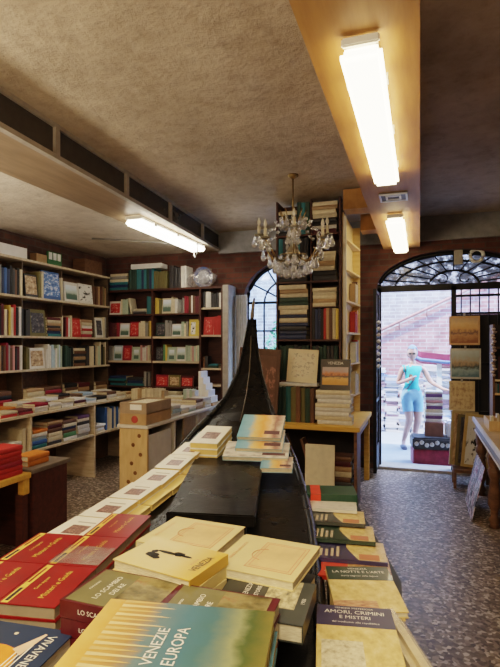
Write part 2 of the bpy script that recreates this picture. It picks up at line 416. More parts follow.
# bush seen through the window
LEAF = plain('leaf_green', (.10,.30,.16), .6, var=.5, sc=20)
bush = thing('potted_bush', 'leafy green bush standing outside the arched window', 'plant', (-2.05, 8.2, 0))
lv = MB()
for k in range(700):
    a, bq = R.uniform(0,2*PI), R.uniform(-1,1); r = R.uniform(.5,1)
    p = Vector((math.cos(a)*.55*r*math.sqrt(1-bq*bq*.8), math.sin(a)*.4*r, 1.35+.75*bq*r))
    d = Vector((R.uniform(-1,1),R.uniform(-1,1),R.uniform(-1,1))).normalized()*.07; e = d.cross(Vector((R.uniform(-1,1),R.uniform(-1,1),1))).normalized()*.03
    lv.poly([p-d, p+e, p+d, p-e])
lv.build('leaves', LEAF, bush)
MB().tube([(0,0,.3),(.02,0,.9),(0,.02,1.5)], [.04,.03,.015]).build('stem', BROWNW, bush)
MB().lathe([(.16,0),(.2,.05),(.24,.4),(.26,.42),(.22,.43),(.2,.4)], 18).build('pot', plain('terracotta', (.45,.2,.12), .8), bush)

# ------------------------------------------------------------------ lamps
def fixture(label, y0, y1, x, zt, cold=False, wd=.165):
    if cold: wd = .2
    Ln = y1-y0
    t = thing('fluorescent_light', label, 'ceiling light', (x, (y0+y1)/2, zt), 0, 'fluorescent ceiling lights')
    MB().box((0,0,-.02), (wd*.8, Ln*.97, .04)).build('housing', PLAST, t, bevel=.008)
    em = emis('tube_glow_%s' % ('cool' if cold else 'warm'), (1,.93,.78) if cold else (1,.84,.55), 8 if cold else 5.5) if ('tube_glow_%s' % ('cool' if cold else 'warm')) not in MATS else MATS['tube_glow_%s' % ('cool' if cold else 'warm')]
    MB().box((0,0,-.068), (wd, Ln, .055)).build('diffuser', em, t, bevel=.018)
    for s in (-1, 1):
        MB().box((0,s*(Ln/2+.004),-.026), (wd*.9,.022,.036)).build('end_cap', PLAST, t, bevel=.006)
    for s in (-1,1):
        for k in (-.33, 0, .33):
            MB().box((s*(wd/2+.004),k*Ln,-.045), (.008,.05,.03)).build('clip', PLAST, t)
    return t
fixture('large bright warm fluorescent light on the plywood beam, nearest the camera', 2.0, 3.66, -.222, 2.82)
fixture('smaller looking fluorescent light at the far end of the plywood beam near the door', 4.82, 6.4, -.22, 2.82)
lf2 = fixture('white fluorescent light with dangling cable below the left ceiling duct', 4.5, 6.1, -2.80, ZL-.012, True)
MB().tube([(.02,.62,-.09),(.03,.6,-.17),(.08,.52,-.22),(.12,.5,-.16),(.13,.5,-.05)], .008, 6).build('cable', PLAST, lf2)
gr = thing('vent_grille', 'small square metal vent grille on the plywood beam between two lights', 'vent', (-.205, 4.25, 2.82))
MB().b2(-.11,.11,-.10,.10,-.012,0).build('backing', plain('vent_dark', (.05,.05,.06), .5), gr)
q = MB()
for a in (.05, .1): 
    q.b2(-a-.01,a+.01,-a*.95-.008,-a*.95+.004,-.02,-.008).b2(-a-.01,a+.01,a*.95-.004,a*.95+.008,-.02,-.008).b2(-a-.01,-a+.004,-a*.95,a*.95,-.02,-.008).b2(a-.004,a+.01,-a*.95,a*.95,-.02,-.008)
q.build('frame', plain('vent_frame', (.5,.48,.45), .4, .5), gr)
pipe = MB().tube([(-3.9,5.3,ZL-.015),(-3.25,5.75,ZL-.015),(-3.1,5.95,ZL-.015)], .012, 8)
tag(pipe.build('conduit_pipe', GREYM), 'thin grey conduit pipe running along the pale left ceiling', 'pipe')

# ------------------------------------------------------------------ books
CN = {'black':(.014,.013,.014),'charcoal':(.04,.04,.045),'navy':(.02,.035,.10),'blue':(.05,.13,.36),'teal':(.03,.17,.20),'dark green':(.025,.06,.045),
 'green':(.10,.24,.11),'pale green':(.42,.52,.40),'red':(.42,.03,.025),'crimson':(.30,.02,.04),'maroon':(.10,.015,.02),'brown':(.15,.075,.04),'tan':(.42,.28,.15),
 'orange':(.60,.20,.03),'yellow':(.68,.50,.10),'cream':(.66,.57,.40),'white':(.74,.71,.66),'grey':(.30,.29,.27),'pale blue':(.42,.55,.66),'pink':(.60,.30,.30),'purple':(.16,.08,.20),'olive':(.16,.14,.05)}
MIX = ['cream','white','navy','black','maroon','red','brown','grey','cream','charcoal','tan','teal','white','blue','yellow','dark green','crimson']
OLD = ['brown','tan','dark green','olive','maroon','brown','charcoal','cream']
PALE = ['cream','white','white','pale green','pale blue','cream','grey','pink']
def tint(o, c):
    a = o.data.color_attributes.new('tint', 'FLOAT_COLOR', 'POINT')
    a.data.foreach_set('color', [v for _ in range(len(o.data.vertices)) for v in (*c, 1.)])
def book_mesh(th, h, dp, lay=False, lab=None):
    """upright: thickness x, depth y (spine at y=0 facing -y), height z.  lay: flat, thickness z, height x."""
    bm = MB(); c = min(.003, th*.12)
    def bx(x0,x1,y0,y1,z0,z1,mi): bm.b2(x0,x1,y0,y1,z0,z1,mi)
    bx(0,c,.004,dp,0,h,0); bx(th-c,th,.004,dp,0,h,0)
    arc = [(th*.5-th*.5*math.cos(PI*k/6), .006-min(.008,th*.2)*math.sin(PI*k/6)) for k in range(7)]
    bm.prism([(x,y) for x,y in arc] + [(th,.009),(0,.009)], 0, h, 0)
    bx(c,th-c,.009,dp-.004,.003,h-.003,1)
    if lab:
        e = min(.008,th*.2)*.99
        for (f0,f1) in lab: bm.prism([(th*.22,.006-e*.68-.0008),(th*.78,.006-e*.68-.0008),(th*.78,.004),(th*.5,.006-e-.0006),(th*.22,.004)][:2]+[(th*.78,.008),(th*.22,.008)], h*f0, h*f1, 2)
    if lay:
        for v in bm.bm.verts: v.co = Vector((v.co.z, v.co.y, th-v.co.x))
    return bm
def put_book(th, h, dp, cname, loc, rz, label, group, lay=False, lean=0.):
    lab = R.choice([[(.55,.8)], [(.15,.22),(.6,.85)], [(.3,.75)], [(.78,.84),(.84+.02,.88)], None]); lm = R.choice([GOLD, WHITE, DARK if cname in ('cream','white','yellow','tan','pale green','pale blue','grey') else WHITE])
    o = book_mesh(th, h, dp, lay, lab).build('book', [CLOTH, PAGES, lm], None, loc)
    o.rotation_euler = (0, lean, rz)
    j = R.uniform(.85,1.15); tint(o, [min(1,x*j) for x in CN[cname]])
    return tag(o, label, 'book', group)
ARTS = []
ARTS.append(art('art_sepia', [(.3,(.12,.07,.04)),(.5,(.45,.30,.17)),(.7,(.72,.60,.42))], 5))
ARTS.append(art('art_blue', [(.3,(.03,.06,.22)),(.5,(.12,.25,.55)),(.62,(.75,.78,.82)),(.75,(.05,.08,.3))], 7))
ARTS.append(art('art_lagoon', [(.1,(.08,.14,.12)),(.35,(.10,.16,.12)),(.5,(.5,.55,.5)),(.75,(.62,.70,.76)),(1,(.72,.76,.80))], 6, 'grad', 2))
ARTS.append(art('art_ink', [(.40,(.02,.02,.02)),(.45,(.72,.70,.66)),(.62,(.74,.72,.68)),(.66,(.05,.05,.05)),(.7,(.72,.70,.66))], 3.5))
ARTS.append(art('art_red', [(.4,(.45,.03,.03)),(.55,(.55,.06,.05)),(.7,(.7,.55,.45))], 5))
ARTS.append(art('art_night', [(.3,(.02,.02,.03)),(.55,(.08,.08,.10)),(.7,(.35,.30,.25))], 6))
class Row:
    """one shelf run: origin at front-left on the board, a = to the viewer's right, rot about z"""
    def __init__(s, o, rz, where, group, maxd=.22, maxl=99):
        s.maxl = maxl
        s.o = Vector(o); s.rz = rz; s.where = where; s.g = group; s.p = 0; s.nu = s.nf = s.ns = 0; s.maxd = maxd
        s.a = Vector((math.cos(rz), math.sin(rz), 0)); s.b = Vector((-math.sin(rz), math.cos(rz), 0))
    def gap(s, d): s.p += d; return s
    def at(s, inset=0., dz=0.): return s.o + s.a*s.p + s.b*inset + Vector((0,0,dz))
    def up(s, length=None, pal=MIX, h=(.2,.28), th=(.018,.045), seq=None, inset=.015):
        end = s.p + (length or 9)
        for k in range(60):
            c = seq[k % len(seq)] if seq else R.choice(pal)
            if seq and length is None and k >= len(seq): break
            t = R.uniform(*th); hh = R.uniform(*h)
            if s.p + t > min(end, s.maxl): break
            s.nu += 1
            put_book(t, hh, min(s.maxd, hh*R.uniform(.68,.8)), c, s.at(inset+R.uniform(0,.012)), s.rz, '%s book standing %s from left, %s' % (c, ORD[s.nu], s.where), s.g)
            s.p += t + .0015
        return s
    def lean(s, c, h=.24, th=.03, ang=.2):          # leaning to the left on what stands there
        s.nu += 1
        s.p += .004
        o = put_book(th, h, .16, c, s.at(.015, .0), s.rz, '%s book leaning, %s from left, %s' % (c, ORD[s.nu], s.where), s.g)
        s.p += h*math.sin(ang); o.location = s.at(.015, 0.001); 
        o.matrix_basis = Matrix.Translation(o.location) @ Matrix.Rotation(s.rz,4,'Z') @ Matrix.Rotation(-ang,4,'Y')
        s.p += th*1.05 + .004
        return s
    def face(s, w, h, mat, cname='white', desc='picture book', border=.012, frame=None, inset=.03, tilt=.10, th=.02):
        if s.p + w > s.maxl: return s
        s.nf += 1; s.p += .004
        e = thing('picture_book', '%s, %s face-out from left, %s' % (desc, ORD[s.nf], s.where), 'picture book', s.at(inset, .0025), s.rz, s.g)
        M = Matrix.Rotation(-tilt, 4, 'X')
        q = MB(); q.b2(0,w,0,.002,0,h,0).b2(0,w,th-.002,th,0,h,0).b2(0,.002,0,th,0,h,0).b2(.002,w-.003,.002,th-.002,.003,h-.003,1)
        q.bm.transform(M); o = q.build('cover', [CLOTH, PAGES], e); tint(o, CN[cname])
        q = MB().b2(border,w-border,-.0012,-.0002,h*.12,h-border-.01); q.bm.transform(M); q.build('cover_picture', mat, e)
        s.p += w + .006; return s
    def stack(s, w, cols, dp=.2, th=(.015,.035), inset=.01, jit=.02):
        if s.p + w > s.maxl: return s
        s.ns += 1; z = 0; n = len(cols)
        for k, c in enumerate(cols):
            t = R.uniform(*th); ww = w*R.uniform(.9,1.)
            if n > 1: lab = '%s book %s up in %s pile from left, %s' % (c, ORD[k+1], ORD[s.ns], s.where)
            else: lab = '%s book lying flat, %s pile from left, %s' % (c, ORD[s.ns], s.where)
            put_book(t, ww, dp*R.uniform(.9,1.), c, s.at(inset+R.uniform(0,jit), z)+s.a*R.uniform(0,w-ww), s.rz, lab, s.g, True)
            z += t + .001
        s.topz = z; s.p += w + .008; return s

# ------------------------------------------------------------------ left wall bookcase
XF = -4.3
ya, yb = 3.9, 6.28
lb = thing('wall_bookcase', 'long pale wood bookcase along the left brick wall', 'bookcase', (XF-.15, (ya+yb)/2, 0))
cy = (ya+yb)/2
def lbx(n, y0, y1, z0, z1, x0=XF-.3, x1=XF, mat=SHELFW): MB().b2(x0-(XF-.15), x1-(XF-.15), y0-cy, y1-cy, z0, z1).build(n, mat, lb, bevel=.003)
ZS = [2.57, 2.14, 1.68, 1.29]
for z in ZS: lbx('shelf', ya, yb, z, z+.025)
lbx('back_panel', ya, yb, .0, 2.6, XF-.31, XF-.301, BROWNW)
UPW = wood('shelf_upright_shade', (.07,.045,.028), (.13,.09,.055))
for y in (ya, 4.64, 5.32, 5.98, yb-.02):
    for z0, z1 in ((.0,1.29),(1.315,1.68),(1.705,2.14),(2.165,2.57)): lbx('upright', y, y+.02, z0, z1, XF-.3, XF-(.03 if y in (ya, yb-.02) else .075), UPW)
lbx('shelf', ya, yb, .875, .9, XF-.3, XF)
gL = 'books on the left wall bookcase'
BA, BB, BC, BD = 4.2, 4.665, 5.345, 6.005
class LRow(Row):
    def bay(s, y, ln): s.p = y-4.2; s.maxl = s.p+ln; return s
def LR(z, where): r = LRow((XF-.015, 4.2, z+.0255), PI/2, where, gL); return r.bay(BA, .435)
w = 'left wall bookcase top shelf'
r = LR(2.14, w); r.up(seq=['cream','black','grey','navy','blue','navy','black','charcoal','brown','black','cream'], h=(.27,.34), th=(.028,.042))
r.bay(BB, .65); r.face(.2,.27, ARTS[0], 'charcoal', 'dark portrait book'); r.up(.11, ['cream','pale green','olive'], (.29,.33), (.03,.045)); r.face(.31,.35, ARTS[1], 'blue', 'large blue white book'); r.up(seq=['cream','olive'], h=(.25,.3), th=(.025,.03))
r.bay(BC, .63); r.face(.28,.26, ARTS[2], 'white', 'white lagoon book', .03); r.face(.3,.27, ARTS[3], 'white', 'white black-shapes book', .01); r.up(seq=['brown','tan'], h=(.22,.27), th=(.02,.028))
r.bay(BD, .25); r.up(seq=['brown','tan','maroon','brown','olive','tan','charcoal'], h=(.22,.28), th=(.03,.045))
w = 'left wall bookcase second shelf'
r = LR(1.68, w); r.up(seq=['orange','yellow','black','maroon','cream','brown','yellow','cream','red','black','white','charcoal','cream'], h=(.28,.36), th=(.026,.04))
r.bay(BB, .65); r.up(.08, ['charcoal','black'], (.3,.33), (.03,.04)); r.face(.27,.32, ARTS[5], 'olive', 'big olive book', .03); r.stack(.25, ['teal','navy','brown','charcoal','tan','cream','maroon'], .2, (.025,.04)); r.up(seq=['cream','brown'], h=(.25,.3), th=(.02,.03))
r.bay(BC, .63); r.up(.16, seq=['maroon','red','white','cream','black'], h=(.24,.28), th=(.028,.034)); r.face(.19,.25, ARTS[4], 'red', 'red book'); r.stack(.23, ['crimson','cream','red','white','cream','tan'], .2, (.03,.045))
r.bay(BD, .25); r.face(.17,.28, ARTS[5], 'white', 'white framed dark picture', .025); r.up(seq=['cream','grey','brown'], h=(.25,.3), th=(.02,.025))
w = 'left wall bookcase third shelf'
r = LR(1.29, w); r.up(seq=['black','charcoal','tan','black','brown','crimson','grey','brown','pink','black','maroon','white','black'], h=(.24,.31), th=(.026,.04))
r.bay(BB, .65); r.up(.1, ['cream','olive'], (.24,.28), (.03,.04)); r.face(.25,.25, ARTS[0], 'white', 'white framed brown picture', .025); r.up(.4, ['pale green','cream','grey','pale blue','white'], (.22,.3), (.025,.04))
r.bay(BC, .63); r.up(.2, ['dark green','cream','black','grey'], (.22,.3), (.03,.05)); r.stack(.25, ['brown','black','tan','charcoal','brown','cream'], .2, (.03,.045)); r.up(.3, ['cream','charcoal','olive'], (.22,.3), (.03,.05))
r.bay(BD, .25); r.up(seq=['cream','pale green','cream','black','olive','cream','grey'], h=(.26,.33), th=(.03,.045))
w = 'back of left counter'
r = LR(.8745, w)
CK = (['red','crimson','black','brown'],['brown','cream','cream','tan'],['maroon','purple','crimson','brown'],['white','cream','brown','black'],['brown','charcoal','tan','maroon'],['cream','cream','tan','brown'],['cream','white','tan','cream'])
for k, c in enumerate(CK):
    if k in (1,3,5): r.bay((BB,BC,BD)[k//2], (.65,.63,.26)[k//2])
    r.stack(.25 if k not in (1,2) else .3, c, .22, (.035,.055))
# white box and little framed sign on top
tb = tag(MB().b2(0,.22,-.2,.2,0,.13).build('storage_box', PAPER, None, (XF-.27, 4.5, 2.597), bevel=.004), 'long white box lying on top of the left wall bookcase', 'box')
sg = thing('framed_sign', 'small green and white framed sign standing atop the left wall bookcase', 'sign', (XF-.2, 5.32, 2.597))
MB().b2(0,.02,-.13,.13,0,.2).build('board', plain('sign_green', (.05,.16,.06), .6), sg)
for k in (-.11,-.03,.05): MB().b2(.0205,.022,k,k+.06,.1,.19).build('picture', PAPER, sg)
tag(MB().b2(0,.1,-.09,.09,0,.13).build('storage_box', CARDB, None, (XF-.25, 5.05, 2.597)), 'small brown cardboard box atop the left wall bookcase beside green sign', 'box')
tag(MB().b2(0,.2,-.2,.2,0,.2).build('storage_box', BROWNW, None, (XF-.28, 6.0, 2.597), bevel=.004), 'dark brown box at the far end atop the left wall bookcase', 'box')

# ------------------------------------------------------------------ left counter with cubbies
XC = -3.71
ct = thing('book_counter', 'long pale wood counter with open cubbies below the left wall bookcase', 'counter', ((XC+XF)/2, 5.0, 0))
ox = (XC+XF)/2
def cb(n, y0, y1, z0, z1, x0=XF+.01, x1=XC, mat=SHELFW): return MB().b2(x0-ox, x1-ox, y0-5., y1-5., z0, z1).build(n, mat, ct, bevel=.003)
cb('worktop', 3.4, 6.3, .875, .90)
yp = [3.5, y_on_x(31,XC), y_on_x(95,XC), 6.2]
for y in yp: cb('side_panel', y, y+.03, 0, .875, XF+.01, XC-.01)
for a_, b_ in zip(yp, yp[1:]): cb('shelf', a_+.03, b_, .50, .525, XF+.02, XC-.01)
cb('back_panel', 3.5, 6.2, .0, .87, XF+.01, XF+.018, BROWNW)
gC = 'books on the left counter'
def CR(y, z, where, x=XC-.02, g=gC, ml=99): return Row((x, y, z+.0005), PI/2, where, g, maxl=ml)
r = CR(3.72, .90, 'front of left counter', ml=2.55)
for c in (['red','cream'],['crimson','maroon'],['white','white','crimson'],['cream','white'],['white','white','cream'],['cream','maroon','white'],['white','pale blue'],['cream','black'],['cream','white','brown'],['white','cream'],['cream','tan']):
    r.stack(.205, c, .17, (.022,.04))
r = CR(3.72, .90, 'middle of left counter', XC-.24, ml=2.55)
for c in (['brown','red','red'],['red','orange'],['cream','cream','white'],['white','white','cream'],['purple','maroon','white'],['brown','charcoal','brown','black'],['white','black','brown'],['white','white','pale blue'],['cream','white'],['charcoal','grey','white'],['white','cream']):
    r.stack(.205, c, .2, (.025,.04))
r = CR(yp[0]+.05, .525, 'near cubby of left counter', ml=yp[1]-yp[0]-.06)
r.stack(.2, ['grey','blue','cream']); r.stack(.22, ['cream','white','pale blue','white'], .2); r.up(.4, ['cream','brown','navy','cream','tan'], (.2,.28), (.03,.05))
r = CR(yp[1]+.05, .525, 'middle cubby of left counter', ml=yp[2]-yp[1]-.06)
for c in (['teal','blue','pale blue','white','orange'],['charcoal','cream','cream','brown','maroon','tan'],['white','green','brown','navy','cream','brown'],['grey','white','white','charcoal','cream','purple'],['white','brown','tan','black','brown'],['crimson','red','maroon','brown']):
    r.stack(.23, c, .22, (.03,.05))
r = CR(yp[2]+.05, .525, 'far cubby of left counter', ml=yp[3]-yp[2]-.06)
r.stack(.22, ['cream','white','cream','white']); r.up(.3, ['white','blue','blue','cream'], (.24,.3), (.03,.06)); r.up(.15, ['white','cream'], (.2,.25))

# ------------------------------------------------------------------ dark red low desk with red books (front left)
rd = thing('display_desk', 'dark red brown desk with pale shelf end, front left', 'desk', (-2.9, 2.9, 0))
def rb(n, x0, x1, y0, y1, z0, z1, mat): return MB().b2(x0+2.9, x1+2.9, y0-2.9, y1-2.9, z0, z1).build(n, mat, rd, bevel=.004)
zt = .73
rb('side_panel', -2.6, -2.57, 2.83, 3.19, 0, zt-.03, REDWOOD)
rb('side_panel', -3.25, -2.6, 3.16, 3.19, 0, zt-.03, REDWOOD)
rb('top_board', -3.27, -2.55, 2.8, 3.21, zt-.03, zt, plain('desk_top_grey', (.15,.125,.105), .4))
rb('shelf_board', -3.27, -2.55, 2.0, 2.795, zt-.05, zt-.012, YELW)
rb('bracket', -2.62, -2.565, 2.74, 2.795, zt-.16, zt-.05, YELW); rb('leg', -2.64, -2.58, 2.74, 2.795, .0, zt-.16, REDWOOD)
rb('back_panel', -3.27, -3.24, 2.0, 3.16, 0, zt-.05, REDWOOD)
rb('leg', -2.64, -2.58, 2.0, 2.06, .0, zt-.05, REDWOOD)
r = Row((-2.57, 2.25, zt-.0115), PI/2, 'pale end of red desk', 'red books on the dark desk')
r.stack(.24, ['red','red','crimson','red','red','red'], .18, (.03,.034), jit=.003)
r.stack(.25, ['red','red','crimson','red','red','red'], .18, (.03,.034), jit=.003)
r = Row((-2.6, 2.84, zt+.0005), PI/2, 'grey top of red desk', 'books on the dark desk')
r.stack(.22, ['orange','orange'], .15, (.03,.04), inset=.02)

# ------------------------------------------------------------------ end wall bookcase
YF = 6.36; ex0, ex1 = -4.45, -2.5
eb = thing('dark_bookcase', 'dark mahogany bookcase across the end wall left of window', 'bookcase', (-3.4, YF+.14, 0))
def eB(n, x0, x1, z0, z1, y0=YF, y1=YF+.27, mat=SHELFB): return MB().b2(x0+3.4, x1+3.4, y0-YF-.14, y1-YF-.14, z0, z1).build(n, mat, eb, bevel=.002)
d1, d2 = x_on_y(152, YF), x_on_y(200, YF); ex1 = x_on_y(223, YF)
EZ = [1.0, 1.37, 1.72, 2.05]
eB('top_board', ex0, ex1, 2.38, 2.41)
eB('back_panel', ex0, ex1, 0, 2.38, YF+.255, YF+.27)
for x in (ex0, d1-.015, d2-.015, ex1-.03): eB('upright', x, x+.03, 0, 2.38, YF, YF+.255)
secs = [(ex0+.03, d1-.015), (d1+.015, d2-.015), (d2+.015, ex1-.03)]
for i, (a_, b_) in enumerate(secs):
    for z in ([.55]+EZ if i < 2 else [.55, 1.05, 1.28, 1.74, 2.12]): eB('shelf', a_, b_, z-.025, z, YF+.01, YF+.255, SHELFB if i < 2 else SHELFW)
    for z in (EZ[1:3] if i < 2 else []): MB().b2(a_+3.4, b_+3.4, -.148, -.141, z-.027, z+.003).build('shelf_edge', SHELFW, eb)
eB('side_post', ex1+.005, ex1+.09, 0, 2.42, YF-.03, YF+.27, plain('post_grey', (.38,.34,.29), .6))
gE = 'books in the end wall bookcase'
def ER(sec, z, where): a_, _ = secs[sec]; return Row((a_+.01, YF+.02, z+.0005), 0, where, gE, maxl=_-a_-.012)
nm = {0:'left bay', 1:'middle bay'}; lv = {0:'fourth shelf', 1:'third shelf', 2:'second shelf', 3:'top shelf'}
def wh(s, l): return 'dark bookcase %s, %s' % (nm[s], lv[l])
r = ER(0, EZ[3], wh(0,3)); r.face(.2,.2, ARTS[4], 'white', 'white and red book', .02); r.up(.12, ['cream','pale green'], (.2,.25)); r.lean('cream', .24, .03); r.stack(.22, ['charcoal','grey','cream']); r.up(.14, ['navy','teal'], (.22,.26), (.03,.05))
r = ER(1, EZ[3], wh(1,3)); r.up(.12, ['yellow','olive'], (.2,.24)); r.face(.15,.22, ARTS[2], 'cream', 'cream book'); r.up(.12, ['cream','white'], (.2,.25)); r.gap(.08); r.up(.36, ['maroon','crimson','brown','grey','white','crimson'], (.2,.25))
r = ER(0, EZ[2], wh(0,2)); r.up(.2, ['maroon','crimson'], (.2,.24)); r.face(.16,.2, ARTS[2], 'white', 'white picture book'); r.face(.15,.22, ARTS[4], 'crimson', 'crimson picture book'); r.up(.16, ['white','cream','grey'], (.2,.24), (.03,.05)); r.up(.13, ['olive','yellow','brown'], (.22,.26))
r = ER(1, EZ[2], wh(1,2)); r.face(.15,.2, ARTS[5], 'dark green', 'dark green book'); r.up(.1, ['cream','grey'], (.2,.24)); r.face(.15,.18, ARTS[2], 'white', 'white scenic book'); r.up(.12, PALE, (.18,.22)); r.face(.13,.24, ARTS[3], 'yellow', 'yellow book', .03); r.up(.14, ['yellow','white'], (.2,.25))
r = ER(0, EZ[1], wh(0,1)); r.up(.1, ['grey','pale blue'], (.2,.24)); r.face(.14,.22, ARTS[2], 'pale blue', 'pale blue book'); r.face(.15,.22, ARTS[4], 'crimson', 'red picture book', .03); r.face(.14,.2, ARTS[2], 'pale green', 'pale green book', .03); r.up(.26, ['cream','pink','white','red'], (.18,.23))
r = ER(1, EZ[1], wh(1,1)); r.face(.12,.2, ARTS[5], 'charcoal', 'charcoal book'); r.up(.1, ['yellow','green'], (.22,.25)); r.face(.14,.2, ARTS[2], 'pale green', 'pale green picture book', .03); r.face(.14,.2, ARTS[2], 'white', 'white lagoon book'); r.up(.22, ['cream','pink','pale green'], (.2,.23))
r = ER(0, EZ[0], wh(0,0)); r.stack(.3, ['teal','charcoal','teal','navy'], .2, (.03,.045)); r.stack(.28, ['teal','navy','charcoal'], .2, (.03,.045)); r.up(.1, ['charcoal','grey'], (.2,.23))
r = ER(1, EZ[0], wh(1,0)); r.face(.2,.17, ARTS[4], 'crimson', 'crimson landscape book', .02); r.face(.18,.17, ARTS[0], 'olive', 'olive book', .02); r.face(.2,.16, ARTS[4], 'maroon', 'maroon book', .02)
r = ER(2, 2.12, 'dark bookcase right bay, top shelf'); r.up(.3, ['maroon','black','charcoal','white','black'], (.18,.23), (.03,.05))
r = ER(2, 1.74, 'dark bookcase right bay, second shelf'); r.face(.15,.25, ARTS[4], 'red', 'bright red book with picture', .03); r.up(.18, ['red'], (.25,.27), (.05,.06))
r = ER(2, 1.28, 'dark bookcase right bay, third shelf'); r.up(.1, ['charcoal','brown'], (.15,.18)); r.stack(.16, ['dark green','teal'])
# on top of it
r = Row((ex0+.05, YF+.03, 2.4105), 0, 'atop dark bookcase', 'books on top of the dark bookcase')
r.stack(.32, ['teal','navy','teal','cream','grey','cream'], .22, (.035,.045)); r.up(.42, ['navy','teal','navy','dark green'], (.29,.3), (.035,.045)); r.up(.25, ['olive','dark green','olive'], (.24,.26), (.03,.04)); r.gap(.03); r.up(.2, ['navy','charcoal'], (.28,.33), (.05,.07)); r.up(.1, ['white','black'], (.3,.32), (.03,.05))
tag(MB().b2(0,.5,0,.2,0,.07).build('storage_box', PAPER, None, (ex0+.42, YF+.04, 2.7145), bevel=.004), 'flat cream box lying over the navy volumes atop the dark bookcase', 'box')
bg = MB(); g = bmesh.ops.create_icosphere(bg.bm, subdivisions=4, radius=1)
from mathutils import noise as mn
for v in g['verts']:
    p = v.co.copy(); d_ = 1 + .28*mn.noise(p*2.1) + .16*mn.noise(p*5.3+Vector((3,1,2)))
    v.co = Vector((p.x*.21*d_, p.y*.10*d_, max(-.118, p.z*.15*d_)+.12)) + Vector((-2.93, YF+.12, 2.412))
tag(bg.build('plastic_bag', CLEAR), 'crumpled clear plastic bag atop the dark bookcase', 'bag')
pl = thing('round_plate', 'round blue and white plate leaning atop the dark bookcase', 'plate', (x_on_y(195,YF)+.03, YF+.235, 2.575), rot=(.15,0,0))
MB().lathe([(.0,0),(.13,-.004),(.15,-.02),(.15,-.026),(.12,.006),(0,.01)], 24, 0, axis=1).build('rim', plain('plate_blue', (.10,.14,.30), .25), pl)
MB().lathe([(.0,-.012),(.10,-.010),(.10,-.006),(0,-.004)], 20, 0, axis=1).build('centre', plain('plate_white', (.7,.76,.85), .25), pl)

# ------------------------------------------------------------------ pine counter in front of it
px0, px1, py0, py1, pz = -2.62, -2.33, 3.97, 5.9, .87
pc = thing('pine_counter', 'narrow white topped counter with knotty pine end panel, centre left', 'counter', ((px0+px1)/2, (py0+py1)/2, 0))
pcx, pcy = (px0+px1)/2, (py0+py1)/2
def pb(n, x0, x1, y0, y1, z0, z1, mat): return MB().b2(x0-pcx, x1-pcx, y0-pcy, y1-pcy, z0, z1).build(n, mat, pc, bevel=.003)
pb('end_panel', px0, px1, py0, py0+.03, 0, pz-.03, PINE)
for k in range(6):
    MB().lathe([(0,0),(.018,-.0006),(.02,.001)], 10, 0, (R.uniform(-.08,.08), py0-pcy-.0005, .35+k*.085), 1).build('knot', plain('pine_knot', (.16,.07,.02), .6), pc)
pb('worktop', px0-.02, px1+.01, py0-.01, py1, pz-.03, pz, WHITEP)
pb('back_panel', px0, px0+.02, py0+.03, py1, 0, pz-.03, BROWNW)
for y in (py0+.55, py0+1.1, py1-.03): pb('divider', px0+.02, px1-.01, y, y+.03, 0, pz-.03, WHITEP)
pb('front_panel', px1-.04, px1-.02, py0+.06, py0+.5, .12, pz-.1, WHITEP)
pb('front_panel', px1-.04, px1-.02, py0+.78, py0+1.08, .0, pz-.03, wood('grey_pine', (.28,.2,.12),(.38,.28,.18)))
pb('front_panel', px1-.04, px1-.02, py0+1.14, py1-.05, .0, pz-.03, SHELFW)
cb1 = thing('cardboard_box', 'brown cardboard box with red emblem on the pine counter end', 'box', (pcx-.01, py0+.25, pz+.0005))
MB().b2(-.14,.14,-.24,.24,0,.10).build('carton', CARDB, cb1, bevel=.004)
MB().lathe([(0,-.2412),(.03,-.2412),(.035,-.2405)], 16, 0, (.02,0,.05), 1).build('emblem', plain('emblem_red', (.4,.06,.05), .6), cb1)
cb2 = thing('cardboard_box', 'brown open cardboard box holding papers, upper box on pine counter end', 'box', (pcx-.01, py0+.25, pz+.1015))
q = MB().b2(-.14,.14,-.23,.23,0,.006)
q.b2(-.14,.14,-.236,-.23,0,.1).b2(-.14,.14,.23,.236,0,.1).b2(-.14,-.134,-.23,.23,0,.1).b2(.134,.14,-.23,.23,0,.1)
q.build('carton', plain('cardboard_grey', (.34,.25,.17), .8), cb2)
q = MB().box((-.03,-.18,.055), (.15,.008,.07), rx=-.1); q.build('flap_print', PAPER, cb2) if False else q.bm.free()
MB().box((.03,-.2375,.06), (.12,.002,.05), rz=0).build('paper_label', PAPER, cb2)
MB().b2(-.13,.13,-.225,.225,.01,.085).build('paper_stack', PAGES, cb2)
r = Row((px1-.02, py0+.56, pz+.0005), PI/2, 'pine counter', 'books on the pine counter')
for c in (['white','pale blue','white'],['cream','white'],['pale green','white'],['tan','cream','brown'],['white','cream','white']):
    r.stack(.19, c, .2, (.025,.04)); 
bs = thing('brochure_stand', 'white stepped brochure stand on the far end of the pine counter', 'stand', (pcx+.02, py1-.28, pz+.0005))
for k in range(5):
    MB().b2(-.08+k*.034, -.05+k*.034, -.1, .1, .036, .036+(5-k)*.075).build('pocket', PAPER, bs)
MB().b2(-.11,.11,-.11,.11,0,.035).build('tray', CARDB, bs)
tag(MB().b2(0,.02,-.16,.16,0,.8).build('paper_sheet', PAPER, None, (-2.48, 6.3, .95), bevel=.002), 'tall white sheet standing by the dark bookcase side', 'sheet') if False else None
